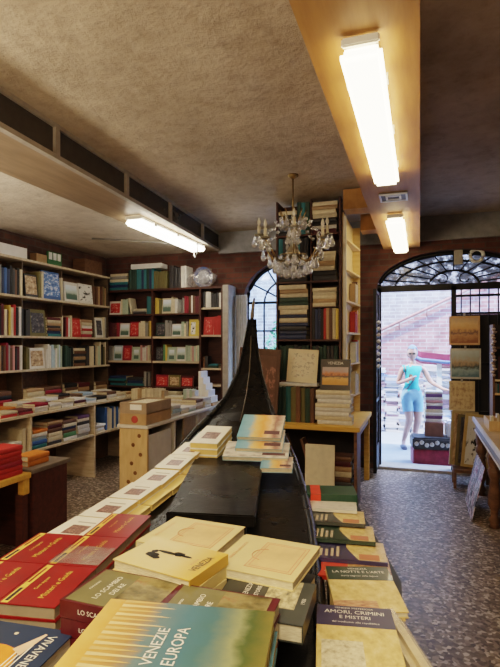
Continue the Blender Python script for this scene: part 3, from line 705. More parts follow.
# a low table of files against the dark bookcase
ft = thing('file_table', 'low pale table of card files before the dark bookcase', 'table', (-3.15, 6.0, 0))
MB().b2(-.53,.50,-.25,.25,.82,.85).build('table_top', SHELFW, ft)
for sx in (-.5,.47):
    for sy in (-.22,.22): MB().b2(sx-.02,sx+.02,sy-.02,sy+.02,0,.82).build('leg', SHELFW, ft)
r = Row((-3.66, 5.8, .8505), 0, 'file table', 'books on the file table', maxl=1.0)
r.up(.5, ['cream','white','cream','tan'], (.15,.18), (.03,.05)); r.stack(.26, ['cream','white','cream']); r.up(.2, ['white','pale green','cream'], (.14,.18), (.03,.05))
r.p = 0; r.o = Vector((-3.66, 6.03, .8505)); r.stack(.28, ['brown','tan','cream','cream'], .18); r.stack(.28, ['tan','cream','cream','cream'], .18); r.stack(.28, ['cream','tan','white'], .18)
# white curtain strip by the window
cu = MB(); cp = []
for k in range(25): cp.append((ex1+.10+k*.0075, YE-.07+.015*math.sin(k*1.3)))
for (a_, b_) in zip(cp, cp[1:]): cu.poly([(a_[0],a_[1],.6),(b_[0],b_[1],.6),(b_[0],b_[1],2.3),(a_[0],a_[1],2.3)])
tag(cu.build('curtain', plain('curtain_white', (.62,.64,.68), .8)), 'pale narrow curtain hanging between dark bookcase and arched window', 'curtain')

# ------------------------------------------------------------------ yellow topped table and pillar of books
tx0, tx1, ty0, ty1, tz = -1.52, -.60, 4.9, 6.15, .8
yt = thing('yellow_table', 'yellow topped wooden table with open shelf carrying the pillar of books', 'table', (-1.06, 5.5, 0))
def yb(n, x0, x1, y0, y1, z0, z1, mat, bv=.003): return MB().b2(x0+1.06, x1+1.06, y0-5.5, y1-5.5, z0, z1).build(n, mat, yt, bevel=bv)
yb('table_top', tx0-.02, tx1+.05, ty0, ty1, tz-.045, tz, YELW)
yb('side_panel', tx0, tx0+.03, ty0+.04, ty1-.03, 0, tz-.045, BROWNW)
yb('side_panel', tx1-.01, tx1+.02, ty0+.04, ty0+.35, 0, tz-.045, BROWNW)
yb('leg', tx1-.03, tx1+.03, ty1-.1, ty1-.04, 0, tz-.045, YELW); yb('rail', tx1-.02, tx1+.02, ty0+.35, ty1-.1, tz-.13, tz-.045, BROWNW)
yb('back_panel', tx0+.03, tx1-.01, ty0+.55, ty0+.57, .0, tz-.045, plain('dark_back', (.03,.018,.012), .7))
yb('shelf', tx0+.03, tx1-.01, ty0+.05, ty0+.55, .16, .18, BROWNW)
r = Row((tx0+.16, ty0+.1, .1805), 0, 'shelf under yellow table', 'books under the yellow table')
r.lean('tan', .5, .03, .3); r.lean('brown', .47, .03, .3)
r.o = Vector((tx0+.0, ty0+.1, .1805))
r.p = .66; r.stack(.22, ['charcoal','brown','cream','tan','maroon','brown'], .2, (.04,.06))
cbd = tag(MB().box((0,0,.31), (.29,.02,.62), rx=-.05).build('cream_board', CREAM, None, (-.93, 4.86, .0), bevel=.002), 'plain cream board standing upright against the yellow table front', 'board')
cbd.location.z = .002
# pillar bookcase
bx0, bx1, by0, by1 = -1.48, -.78, 5.22, 5.56
bk = thing('pillar_bookcase', 'tall narrow bookcase of stacked old books rising to the ceiling', 'bookcase', (-1.13, 5.4, tz))
def kb(n, x0, x1, y0, y1, z0, z1, mat=BROWNW, bv=.002): return MB().b2(x0+1.13, x1+1.13, y0-5.4, y1-5.4, z0-tz, z1-tz).build(n, SHELFB, bk, bevel=bv)
mid = x_on_y(310.5, by0)
KZ = [tz+.42, 1.66, 2.28, 2.78]     # shelf tops
kb('back_panel', bx0, bx1, by1-.02, by1, tz+.001, 3.17)
for x in (bx0-.0, bx1-.02): kb('upright', x, x+.02, by0+.01, by1-.02, tz+.001, 3.15)
for z in KZ: kb('shelf', bx0+.02, bx1-.02, by0+.005, by1-.02, z-.02, z)
for za_, zb_ in zip(KZ, KZ[1:]+[3.17]): kb('divider', mid-.008, mid+.008, by0+.02, by1-.02, za_, zb_-.02, BROWNW)
gP = 'old books in the pillar bookcase'
def KR(x, z, where, y=by0): return Row((x, y, z+.0005), 0, where, gP, .24)
lx = bx0+.025; rx_ = mid+.012; lw = mid-.01-lx; rw = bx1-.024-rx_
# tier 1 (behind the drawing): dark green volumes
r = KR(lx, KZ[0], 'pillar bookcase behind the drawing', by0+.02); r.up(lw, ['dark green','charcoal','dark green'], (.36,.385), (.035,.045)); r.p = rx_-lx; r.up(rw, ['dark green','charcoal'], (.36,.385), (.035,.045))
# tier 2
r = KR(lx, KZ[1], 'pillar bookcase left, second tier'); r.stack(lw-.02, ['navy','navy','charcoal','navy','cream','navy','cream','cream','dark green','dark green','cream','tan','cream'][:13], .25, (.036,.05))
r = KR(rx_, KZ[1], 'pillar bookcase right, second tier'); r.up(rw, seq=['black','navy','navy','black','red','tan','brown','cream','yellow','cream','tan'], h=(.31,.335), th=(.024,.034))
r2 = KR(rx_, KZ[1]+.345, 'pillar bookcase right, ledge'); kb('ledge', mid+.008, bx1-.02, by0+.01, by1-.02, KZ[1]+.337, KZ[1]+.345)
r2.stack(rw-.02, ['cream','tan','cream','cream','cream'], .25, (.034,.042))
# tier 3
r = KR(lx, KZ[2], 'pillar bookcase left, third tier'); r.stack(lw-.03, ['black','dark green','charcoal','black'], .25, (.05,.06)); r.p = 0
r = KR(lx, KZ[2]+.26, 'pillar bookcase left, high ledge'); kb('ledge', bx0+.02, mid-.008, by0+.01, by1-.02, KZ[2]+.25, KZ[2]+.26); r.up(lw, ['dark green','teal','charcoal'], (.2,.21), (.04,.06))
r = KR(rx_, KZ[2], 'pillar bookcase right, third tier'); r.stack(rw-.02, ['charcoal','black','cream','tan','cream','cream'], .25, (.04,.055))
r = KR(lx, KZ[3], 'pillar bookcase left, top tier'); r.stack(.2, ['black','charcoal','black','cream','black','cream'], .25, (.04,.05)); r.up(lw-.21, ['dark green','dark green','teal'], (.34,.36), (.04,.05))
r = KR(rx_, KZ[3], 'pillar bookcase right, top tier'); r.stack(rw-.01, ['maroon','white','black','charcoal','cream','cream','tan','cream'], .26, (.036,.046))
# narrow side shelves on its right, running back towards the door
sb = thing('side_shelf', 'narrow pale yellow shelf unit facing right behind the pillar bookcase', 'shelf', (-.72, 5.95, tz))
def sB(n, x0, x1, y0, y1, z0, z1, mat): return MB().b2(x0+.72, x1+.72, y0-5.95, y1-5.95, z0-tz, z1-tz).build(n, mat, sb, bevel=.002)
YP = wood('pale_yellow_wood', (.62,.44,.18), (.78,.60,.30))
sB('back_panel', -.775, -.765, 5.3, 6.1, tz+.005, 3.0, YP); sB('end_panel', -.765, -.68, 6.08, 6.1, tz+.005, 3.0, YP); sB('end_panel', -.765, -.73, 5.28, 5.3, tz+.005, 2.95, WHITEP)
for z in (1.02, 1.38, 1.72, 2.06, 2.4, 2.72): 
    MB().prism([(-.045,-.65),(-.02,-.65),(.045,.12),(-.045,.12)], z-tz, z-tz+.02).build('shelf', YP, sb)
for z, cs in ((1.04,['cream','white','tan','grey']),(1.40,['white','red','cream','pale blue']),(1.74,['red','red','crimson','orange']),(2.08,['tan','cream','brown','cream'])):
    r = Row((-.685, 5.75, z+.0005), PI/2, {1.04:'lowest',1.40:'second',1.74:'third',2.08:'fourth'}[z]+' board of side shelf', 'books on the narrow side shelf', .065)
    r.up(.3, seq=cs*2, h=(.2,.26), th=(.03,.04), inset=.0)
# books standing and lying on the yellow table
r = Row((tx0+.0, ty0+.13, tz+.0005), 0, 'yellow table below drawing', 'old books on the yellow table', .17)
r.p = .1; r.up(.45, ['brown','dark green','charcoal','tan','brown','olive','teal'], (.35,.37), (.04,.06))
zt1 = tz+.373
r = Row((tx0+.11, ty0+.13, zt1), 0, 'top of old book row', 'flat books on the old book row')
r.stack(.42, ['white'], .16, (.03,.034)); topw = zt1+.035
r = Row((-1.01, ty0+.1, tz+.0005), 0, 'yellow table right corner', 'pale books stacked on the yellow table'); r.stack(.37, ['white','cream','white','white','cream','white','white','cream'], .20, (.038,.044), jit=.008); ztop2 = tz+.001+r.topz
# framed drawing leaning
dr = thing('framed_drawing', 'cream drawing with reddish figures leaning above the old book row', 'picture', (-1.165, ty0+.17, topw+.004), rot=(-.12,.05,0))
MB().b2(-.16,.16,0,.012,0,.345).build('board', plain('drawing_cream', (.72,.62,.42), .6, var=.05), dr, bevel=.001)
MB().b2(-.125,.125,-.0015,0,.05,.305).build('drawing', art('drawing_ink', [(.30,(.45,.20,.12)),(.40,(.70,.60,.42)),(.55,(.72,.63,.45)),(.60,(.30,.25,.18)),(.64,(.72,.62,.44)),(.7,(.5,.24,.16))], 6), dr)
# orange picture book leaning on the pile
ob = thing('picture_book', 'book with orange sunset cover leaning on the pale stack, yellow table', 'book', (-.81, ty0+.13, ztop2+.004), rot=(-.16,0,0))
MB().b2(-.15,.15,0,.02,0,.31).build('cover', plain('cover_black', (.02,.018,.02), .3), ob, bevel=.001)
MB().b2(-.13,.13,-.0015,0,.05,.23).build('cover_picture', art('art_sunset', [(.15,(.62,.30,.05)),(.35,(.75,.42,.12)),(.5,(.03,.02,.03)),(.62,(.60,.20,.06)),(.8,(.45,.35,.35))], 5, 'grad', 2, .5), ob)
text('title_lettering', 'VENEZIA', .04, WHITE, ob, (0,-.002,.27), (PI/2,0,0))
# big brown board with a sketch at the left
bb = thing('sketch_board', 'large brown board with pink sketch leaning left of the pillar books', 'board', (-1.66, 4.84, 0), rot=(-.02,.06,0))
MB().b2(-.2,.24,0,.02,.0,1.57).build('board', plain('board_brown', (.11,.06,.04), .6), bb, bevel=.002)
MB().b2(-.12,.2,-.0015,0,.95,1.5).build('sketch', art('sketch_pink', [(.35,(.11,.06,.04)),(.54,(.13,.07,.05)),(.60,(.34,.17,.13)),(.66,(.12,.065,.045))], 5), bb)

# ------------------------------------------------------------------ chandelier
chx = cw(.085*4.75, 4.7, 0)
ch = thing('chandelier', 'crystal chandelier with candle arms hanging before the pillar bookcase', 'chandelier', (chx.x, chx.y, ZC))
CRY = None
m, nt, b = nodes('crystal'); b.inputs['Base Color'].default_value = (.93,.93,.92,1); b.inputs['Roughness'].default_value = .03
b.inputs['Transmission Weight'].default_value = .75; b.inputs['IOR'].default_value = 1.5; b.inputs['Specular IOR Level'].default_value = .9
n = noise(nt, tc(nt), 40.); L(nt, ramp(nt, n, [(.3,(.75,.74,.7)),(.7,(1,1,1))]), b.inputs['Base Color'])
CRY = m
DZ = -.24
q = MB().tube([(0,0,0),(0,0,-.16+DZ)], .006, 8); q.lathe([(0,0),(.05,-.002),(.05,-.015),(.012,-.04)], 16); q.build('chain', BRASS, ch)
MB().lathe([(r_,z+DZ) for r_,z in [(.008,-.15),(.02,-.17),(.012,-.22),(.035,-.26),(.05,-.3),(.03,-.34),(.015,-.38),(.02,-.42),(.055,-.46),(.07,-.5),(.05,-.54),(.02,-.58),(.03,-.62),(.012,-.66)]], 16).build('stem', plain('chandelier_glass', (.32,.28,.2), .15, .5), ch)
q = MB()
for k in range(10):
    a = 2*PI*k/10; ca, sa = math.cos(a), math.sin(a)
    q.tube([(.02*ca,.02*sa,-.2+DZ),(.07*ca,.07*sa,-.2+DZ),(.105*ca,.105*sa,-.15+DZ),(.13*ca,.13*sa,-.10+DZ)], .005, 6)
q.build('crown', BRASS, ch)
def crystal_me(r, h):
    return MB().lathe([(0.0005,0),(r*.4,-h*.12),(r*.25,-h*.2),(r*.85,-h*.55),(r,-h*.72),(r*.6,-h*.92),(.0005,-h)], 8).mesh('crystal_drop', CRY)
cm1, cm2, cm3 = crystal_me(.031,.115), crystal_me(.021,.075), MB().lathe([(.0005,.018),(.013,.012),(.018,0),(.013,-.012),(.0005,-.018)], 8).mesh('crystal_bead', CRY)
NA = 8
for k in range(NA):
    a = 2*PI*(k+.35)/NA; ca, sa = math.cos(a), math.sin(a)
    rr_, zz = (.36, -.42) if k % 2 else (.32, -.34)
    pts = []
    for i in range(9):
        f = i/8; rad = .04 + (rr_-.04)*f; z = -.5 - .10*math.sin(PI*min(1,f*1.15)) + (zz+.5)*f**2.2
        pts.append((rad*ca, rad*sa, z+DZ))
    arm = MB().tube(pts, .0085, 6).build('arm', BRASS, ch)
    tip = Vector(pts[-1])
    MB().lathe([(.006,0),(.045,.012),(.05,.02),(.02,.016),(.014,.03)], 12, 0, tip).build('drip_pan', plain('chandelier_glass', (.32,.28,.2)), arm)
    MB().lathe([(.014,.03),(.014,.10),(.009,.104)], 10, 0, tip).build('candle', plain('candle_cream', (.62,.54,.38), .5), arm)
    MB().lathe([(.006,.104),(.016,.125),(.018,.14),(.010,.168),(.001,.185)], 10, 0, tip).build('bulb', plain('bulb_glass', (.66,.62,.52), .15), arm)
    for j in range(4):
        aa = a+2*PI*j/4; link('crystal_drop', cm2 if j % 2 else cm1, arm, tip+Vector((.044*math.cos(aa),.044*math.sin(aa),.008)))
    for i, mm in ((3,cm1),(5,cm1),(7,cm2)): link('crystal_drop', mm, arm, Vector(pts[i])+Vector((0,0,-.008)))
for (nn, rad, z, mm) in ((10,.11,-.16,cm1),(6,.06,-.34,cm2),(11,.13,-.52,cm1),(7,.07,-.62,cm1)):
    for k in range(nn):
        a = 2*PI*k/nn; link('crystal_drop', mm, ch, (rad*math.cos(a), rad*math.sin(a), z+DZ))
for k in range(32):                      # bead swags from crown to arms
    a = 2*PI*(k//4+.35)/NA; f = (k % 4 + 1)/5
    rad = .12+(.33-.12)*f; z = -.12+(-.32+.12)*f-.07*math.sin(PI*f)
    link('crystal_bead', cm3, ch, (rad*math.cos(a), rad*math.sin(a), z+DZ))
q = MB()
for r_, z in ((.13,-.518),(.06,-.338),(.07,-.618)): q.tube([(r_*math.cos(2*PI*k/20), r_*math.sin(2*PI*k/20), z+DZ) for k in range(21)], .004, 5)
for k in range(11): a = 2*PI*k/11; q.tube([(.05*math.cos(a),.05*math.sin(a),-.5+DZ),(.13*math.cos(a),.13*math.sin(a),-.518+DZ)], .003, 5)
q.build('ring', BRASS, ch)

# ------------------------------------------------------------------ gondola
SEC = [(-.4,-.44,.36,.985),(0,-.42,.41,.985),(.5,-.36,.43,.985),(1.0,-.28,.42,.985),(1.4,-.23,.41,.985),(1.7,-.19,.395,.988),(2.1,-.125,.345,1.0),(2.5,-.088,.30,1.045),(2.9,-.07,.24,1.11),(3.1,-.046,.186,1.17),(3.3,-.023,.135,1.25),(3.55,-.004,.082,1.39),(3.72,.002,.055,1.52),(3.85,.008,.036,1.654),(3.95,.016,.022,1.80)]
KEEL = [.03,.02,.02,.02,.02,.02,.02,.05,.16,.28,.45,.75,1.05,1.3,1.55]
def deck(t):
    for a_, b_ in zip(SEC, SEC[1:]):
        if a_[0] <= t <= b_[0]: f = (t-a_[0])/(b_[0]-a_[0]); return a_[3]+(b_[3]-a_[3])*f
    return SEC[0][3]
def on_deck(px, py, off):
    z = 1.0+off
    for _ in range(40):
        c_, t_ = on_z(px, py, z); z = .5*z+.5*(deck(t_)+off)
    return c_, t_, z
GB = (-.1, 2.0)
gb = cw(GB[0], GB[1], 0)
gd = thing('gondola', 'black wooden gondola prow filled with books for sale', 'boat', gb, TH)
BLK, nt, b = nodes('gondola_black')
n = noise(nt, tc(nt), 25., 8, .75); n2 = noise(nt, tc(nt), 3.)
L(nt, ramp(nt, n, [(.42,(.006,.0055,.005)),(.68,(.016,.014,.012)),(.78,(.13,.11,.08))]), b.inputs['Base Color']); b.inputs['Roughness'].default_value = .32
L(nt, ramp(nt, n2, [(.3,(.16,)*3),(.7,(.42,)*3)]), b.inputs['Roughness']); bump(nt, b, n, .25, .006); b.inputs['Specular IOR Level'].default_value = .16
h = MB(); prev = None; sx = lambda c_, t_, z_: (c_-GB[0], t_-GB[1], z_)
for (t, c_, w_, z_), k in zip(SEC, KEEL):
    ring = [h.bm.verts.new(sx(c_+s*w_*f, t, k+(z_-k)*g)) for s, f, g in ((-1,1,1),(-1,.97,.75),(-1,.82,.35),(-1,.45,0),(1,.45,0),(1,.82,.35),(1,.97,.75),(1,1,1))]
    if prev:
        for i in range(7):
            f_ = h.bm.faces.new((prev[i],prev[i+1],ring[i+1],ring[i])); f_.smooth = True
    else: h.bm.faces.new(ring)
    prev = ring
h.bm.faces.new(prev[::-1]); h.build('hull', BLK, gd)
dkm = MB(); prev = None
for (t, c_, w_, z_) in SEC:
    cr = .022 if t > 2.6 else 0.0
    ring = [dkm.bm.verts.new(sx(c_+w_*f, t+(.04*(1-abs(f)) if t>3 else 0)*0, z_+cr*(1-abs(f))-.004)) for f in (-.98,-.5,-.04,.04,.5,.98)]
    if prev:
        for i in range(5): dkm.bm.faces.new((prev[i],prev[i+1],ring[i+1],ring[i]))
    prev = ring
dkm.build('deck', BLK, gd)
for s, nme in ((-1,'gunwale'),(1,'gunwale')):
    MB().tube([sx(c_+s*(w_+.004), t, z_-.016 if t < 2.6 else z_) for t, c_, w_, z_ in SEC], [.02 if t < 2.6 else max(.008,.02-.008*(t-2.6)) for t, *_ in SEC], 8).build(nme, BLK, gd)
MB().tube([sx(-.058,2.95,1.155), sx(-.042,3.1,1.205), sx(-.023,3.3,1.285), sx(-.004,3.55,1.42), sx(.004,3.72,1.545), sx(.008,3.85,1.67)], [.002,.003,.003,.0035,.004,.005], 6).build('ridge_strip', plain('strip_dull', (.16,.14,.11), .4, .5), gd)
MB().tube([sx(.008,3.86,1.64), sx(.012,3.93,1.74), sx(.018,3.98,1.84), sx(.026,4.0,1.92), sx(.034,4.01,1.975)], [.016,.017,.016,.013,.007], 8).build('stem_head', plain('weathered_iron', (.17,.135,.10), .5, .3), gd)
# hatch boards in the middle of the deck
FLc, FRc, NRc, NLc = [on_z(px, py, 1.06) for px, py in ((198,452),(264,453),(255,516),(166,512))]
q = MB().prism([sx(*p, 0)[:2] for p in (NLc, NRc, FRc, FLc)], 1.022, 1.06); q.build('hatch_board', BLK, gd, bevel=.004)
q = MB().prism([sx(*p, 0)[:2] for p in ((NLc[0]+.03,NLc[1]+.02),(NRc[0]-.03,NRc[1]+.02),(FRc[0]-.03,FRc[1]-.02),(FLc[0]+.03,FLc[1]-.02))], .985, 1.022); q.build('hatch_base', BLK, gd)

# ------------------------------------------------------------------ foreground books
COVER = {}
def flat(label, ctr, w, d, yaw, ztop, th, cover, spine='near', group=None, pitch=0., pages=PAGES, name='book', cat='book'):
    """book lying flat; ctr in plan coords (camera axes), local x = w, local y = d (away)"""
    e = thing(name, label, cat, cw(ctr[0], ctr[1], ztop-th), 0, group, rot=(0,0,0))
    e.rotation_mode = 'XYZ'
    e.rotation_euler = (Matrix.Rotation(TH+math.radians(yaw),4,'Z') @ Matrix.Rotation(pitch,4,'X')).to_euler()
    c = .0022
    q = MB().b2(-w/2,w/2,-d/2,d/2,th-c,th).b2(-w/2,w/2,-d/2,d/2,0,c)
    if spine == 'near': q.b2(-w/2,w/2,-d/2,-d/2+c,c,th-c)
    if spine == 'left': q.b2(-w/2,-w/2+c,-d/2,d/2,c,th-c)
    if spine == 'right': q.b2(w/2-c,w/2,-d/2,d/2,c,th-c)
    if spine == 'far': q.b2(-w/2,w/2,d/2-c,d/2,c,th-c)
    cov = q.build('cover', cover, e); COVER[e.name] = cov
    i = .0025
    MB().b2(-w/2+(c+.0003 if spine=='left' else i), w/2-(c+.0003 if spine=='right' else i), -d/2+(c+.0003 if spine=='near' else i), d/2-(c+.0003 if spine=='far' else i), c+.0002, th-c-.0002).build('page_block', pages, e)
    e['th'] = th; e['w'] = w; e['d'] = d
    return e
def patch(e, x0, x1, y0, y1, mat, name='cover_art', lift=.0004):   # fractions of the cover
    w, d, th = e['w'], e['d'], e['th']
    return MB().b2(-w/2+w*x0, -w/2+w*x1, -d/2+d*y0, -d/2+d*y1, th+lift-.0003, th+lift).build(name, mat, COVER[e.name])
def ttl(e, s, size, mat, fx, fy, rot=0, lift=.0012, name='title_lettering', sxx=1.):
    w, d, th = e['w'], e['d'], e['th']
    return text(name, s, size, mat, COVER[e.name], (-w/2+w*fx, -d/2+d*fy, th+lift), (0,0,math.radians(rot)), sx=sxx)
def quad(FL, FR, NL, z):
    """measured corners -> centre, width, depth, yaw"""
    a, b_, c_ = Vector(on_z(*FL,z)), Vector(on_z(*FR,z)), Vector(on_z(*NL,z))
    wv = b_-a; dv = a-c_
    return ((b_+c_)/2), wv.length, dv.length, math.degrees(math.atan2(wv.y, wv.x))
INKW = plain('ink_white', (.80,.77,.70), .5, var=.03); INKY = plain('ink_gold', (.78,.50,.10), .4, var=.05); INKK = plain('ink_black', (.02,.018,.016), .5); INKR = plain('ink_rose', (.62,.28,.16), .5, var=.1)
CRM = plain('cover_cream', (.66,.51,.22), .45, var=.05); CRM2 = plain('cover_cream_pale', (.68,.55,.28), .45, var=.05)
RED = plain('cover_red', (.24,.010,.010), .32, var=.15, coat=.15); NAVY = plain('cover_navy', (.015,.03,.075), .35, var=.15)
PURP = plain('cover_indigo', (.030,.025,.075), .3, var=.15, coat=.4); DGRN = plain('cover_dark_green', (.022,.042,.028), .3, var=.15, coat=.3)
MARO = plain('cover_maroon', (.085,.010,.014), .35, var=.2); OCH = plain('cover_ochre', (.60,.43,.17), .45, var=.15)
SLATE = plain('cover_slate', (.045,.05,.045), .4, var=.2)
# -- big teal book in front, stack of two
ctr = (-.117, .764); W, Dp = .292, .205
gV = 'venetian books on the gondola deck'
AV = art('venice_cover', [(0,(.66,.40,.13)),(.10,(.60,.32,.09)),(.26,(.38,.21,.08)),(.36,(.11,.18,.20)),(.52,(.055,.15,.20)),(.66,(.055,.14,.16)),(.75,(.14,.19,.14)),(.82,(.24,.26,.14)),(.89,(.06,.09,.025)),(1,(.16,.14,.035))], 5, 'grad', 0, .16)
for k in range(2):
    e = flat('large teal and sand book at the front edge of gondola, ' + ('upper copy' if k else 'lower copy under its twin'), (ctr[0]+(0 if k else .004), ctr[1]-(0 if k else .004)), W, Dp, -8.5, 1.150-.031*(1-k), .030, plain('cover_teal', (.10,.25,.31), .4) if not k else AV, 'near', gV, pages=plain('pages_yellow', (.66,.50,.14), .6))
    if k:
        for i in range(15):
            y = -Dp/2 + Dp*(.03+i*.066); q = MB()
            q.poly([(-W/2+W*.10, y, e['th']+.0005),(-W/2+W*.10, y+.0085, e['th']+.0005),(-W/2+W*(.30+.07*(i%2)), y+.0062, e['th']+.0005),(-W/2+W*(.36+.07*(i%2)), y+.0045, e['th']+.0005)])
            q.build('column_print', plain('print_sand' if i % 2 else 'print_sand_dark', (.70,.52,.27) if i % 2 else (.62,.40,.17), .5), e)
        ttl(e, 'VENEZIE', .026, INKW, .43, .40, 90, sxx=.95); ttl(e, 'EUROPA', .028, INKW, .535, .42, 90, sxx=.9); ttl(e, '&', .016, INKW, .52, .08, 90)
# -- maroon novels
AS = art('novel_cover', [(.3,(.04,.035,.015)),(.45,(.15,.12,.045)),(.6,(.27,.22,.10)),(.72,(.30,.09,.04))], 3.2)
APL = plain('novel_panel', (.16,.145,.065), .4, var=.15)
def novel(label, c_, yaw, zt, th, w=.20, d=.14):
    e = flat(label, c_, w, d, yaw, zt, th, MARO, 'near', 'maroon novels on the gondola deck')
    patch(e, .04, .93, .04, .97, AS, 'cover_picture'); patch(e, .04, .48, .04, .97, APL, 'title_panel', .0006)
    ttl(e, 'LO SCAMBIO', .016, INKW, .30, .5, 90); ttl(e, 'DEI RE', .016, INKW, .41, .5, 90); ttl(e, 'romanzo', .010, INKW, .14, .5, 90)
    for k in range(1): text('spine_lettering', 'LO SCAMBIO DEI RE', .013, INKW, e, (0,-d/2-.0006,th/2), (PI/2,0,0))
    return e
nx = (-.245, .985)
novel('maroon novel with painted cover left of the teal book, bottom of three', (nx[0],nx[1]), -20, 1.045, .033); novel('maroon novel with painted cover left of the teal book, middle of three', (nx[0]+.002,nx[1]), -20.5, 1.080, .033); novel('maroon novel with painted cover left of the teal book, top of three', nx, -20, 1.115, .033)
novel('maroon novel half under the teal book, right of the other novels', (-.062, .908), -17, 1.118, .03, .205, .15)
tag_fill = flat('maroon novel lowest under the teal book, spine to the front', (-.06,.90), .2,.145,-15, 1.087,.05, MARO,'near', gV)
flat('plain slate book supporting the teal book, lowest on deck', (-.10,.775), .28,.2,-8.5, 1.08,.06, SLATE, 'near', gV) if False else None
# -- cream books
def frame_print(e, x0, x1, y0, y1, mat=INKR, n=2):
    w, d, th = e['w'], e['d'], e['th']
    for k in range(n):
        a0, a1, b0, b1 = -w/2+w*x0+k*.008, -w/2+w*x1-k*.008, -d/2+d*y0+k*.008, -d/2+d*y1-k*.008; s_ = .0022
        q = MB()
        for (p0,p1,q0,q1) in ((a0,a1,b0,b0+s_),(a0,a1,b1-s_,b1),(a0,a0+s_,b0,b1),(a1-s_,a1,b0,b1)): q.b2(p0,p1,q0,q1,th+.0001,th+.0005)
        if k == 0: q.tube([(a0+.02+.028*math.cos(t_), (b0+b1)/2+.030*math.sin(t_), th+.0004) for t_ in [PI*.5+PI*i/10 for i in range(11)]], .0012, 4)
        q.build('printed_frame', mat, e)
gK = 'cream books on the gondola deck'
c_, W, Dp, yw = quad((166,511.5),(234.6,520.6),(146,540),1.105)
for k in range(2):
    e = flat('cream book with rose frame farther back, ' + ('top of pair' if k else 'bottom of pair'), c_, .222, .20, yw-2, 1.095-.026*(1-k), .025, CRM2, 'left', gK)
    if k: patch(e,.35,.9,.15,.88,plain('print_pale_rose',(.66,.46,.23),.5)); frame_print(e,.35,.9,.15,.88); ttl(e,'VENEZIA NASCOSTA', .011, INKR, .12, .5, 90)
tag(MB().box((0,0,0),(.20,.16,.045), rz=0).build('book', CLOTH) , 'x x x x', 'book') if False else None
c_, W, Dp, yw = quad((235,532),(309,544.5),(220.6,567.5),1.10)
e = flat('cream book with rose frame nearest the right gunwale', c_, W*.98, Dp*.95, yw, 1.10, .021, CRM2, 'left', gK)
patch(e,.36,.92,.14,.86,plain('print_pale_rose',(.74,.55,.32))); frame_print(e,.36,.92,.14,.86); ttl(e,'VENEZIA NASCOSTA', .011, INKR, .13, .5, 90)
for k in range(2): flat('dark slate book below the right cream book, '+('lower','upper')[k], (c_[0]-.005,c_[1]), .2, .17, yw+2*k, 1.0785-.042*(1-k), .041, SLATE, 'left', gK) if k == 0 else None
c_, W, Dp, yw = quad((146,533.6),(221.7,551.8),(119,559.5),1.132)
for k in range(1):
    e = flat('yellowish cream book with black figure drawing, lying on the cream pile', c_, W*.93, Dp*.96, yw, 1.130, .024, art('cover_cream_shade', [(0,(.68,.53,.26)),(.6,(.68,.51,.22)),(1,(.66,.38,.06))], 3, 'grad', 0, .1), 'right', gK)
    ttl(e, 'VENEZIA', .024, INKK, .90, .5, 90, sxx=.8); ttl(e, 'poesie', .012, INKR, .80, .5, 90)
    q = MB(); th = e['th']                         # little printed figures
    for (x, y, rx2, ry2) in ((-.02,.012,.03,.006),(.01,.016,.016,.010),(-.045,-.012,.018,.012),(-.03,-.02,.012,.008),(.03,.014,.018,.005),(-.05,.004,.008,.008)):
        q.poly([(x+rx2*math.cos(t_)*R.uniform(.8,1.1), y+ry2*math.sin(t_)*R.uniform(.7,1.2), th+.0006) for t_ in [2*PI*i/14 for i in range(14)]])
    q.build('printed_figures', INKK, e)
flat('cream book under the figure drawing book, on the deck pile', (c_[0]-.005,c_[1]-.004), W*.96, Dp*.95, yw+2, 1.105, .026, CRM, 'right', gK)
flat('cream book lowest under the figure drawing book', (c_[0]-.003,c_[1]-.004), W*.94, Dp*.93, yw-1, 1.078, .05, CRM2, 'right', gK)
# dark slate book with photograph
e = flat('dark slate book with photograph partly under right cream books', (.030,1.035), .19, .17, -16, 1.0785, .035, SLATE, 'right', gV)
patch(e,.50,.86,.3,.98,art('photo_sepia',[(.3,(.10,.10,.07)),(.5,(.45,.38,.22)),(.7,(.70,.62,.42))],5),'cover_picture'); ttl(e,'VENEZIA', .016, INKW, .28, .62, 90); ttl(e,'STORIE', .013, INKW, .40, .62, 90); ttl(e,'1900', .012, INKW, .93,.5,90)
# -- navy children's book at the lower left corner
c_ = Vector(on_z(30, 668, 1.075)); 
e = flat('navy book with orange comet cover, bottom left corner', (-.455,.884), .20, .20, -13.6, 1.05, .03, NAVY, 'near', gV)
ttl(e,'VIVAVENEZIA', .025, INKW, .84,.56,-90, sxx=.85); 
for x_ in (.66,.70,.74): 
    patch(e,x_,x_+.012,.30,.72,INKW,'subtitle_lines',.0006)
ORG = plain('print_orange',(.75,.25,.03),.4,var=.3); th = e['th']
q = MB(); q.poly([(.0+.05*math.cos(t_)*R.uniform(.85,1.1), -.01+.042*math.sin(t_)*R.uniform(.85,1.15), th+.0005) for t_ in [2*PI*i/16 for i in range(16)]]); q.build('comet_print', ORG, e)
q = MB(); q.poly([(.02,.025,th+.0007),(.05,.08,th+.0007),(.055,.078,th+.0007),(.045,.012,th+.0007)]); q.build('comet_tail', plain('print_peach',(.75,.5,.35),.5), e)
q = MB()
for k in range(14):
    x, y, s_ = R.uniform(-.09,.095), R.uniform(-.09,.09), R.uniform(.002,.005)
    q.poly([(x+s_*math.cos(t_), y+s_*math.sin(t_), th+.0006) for t_ in [2*PI*i/6 for i in range(6)]])
q.build('printed_stars', plain('print_star',(.62,.55,.42),.5), e)
flat('navy book lying beneath the orange comet book', (-.455,.884), .2,.2,-11, 1.0195,.03, NAVY,'near', gV)
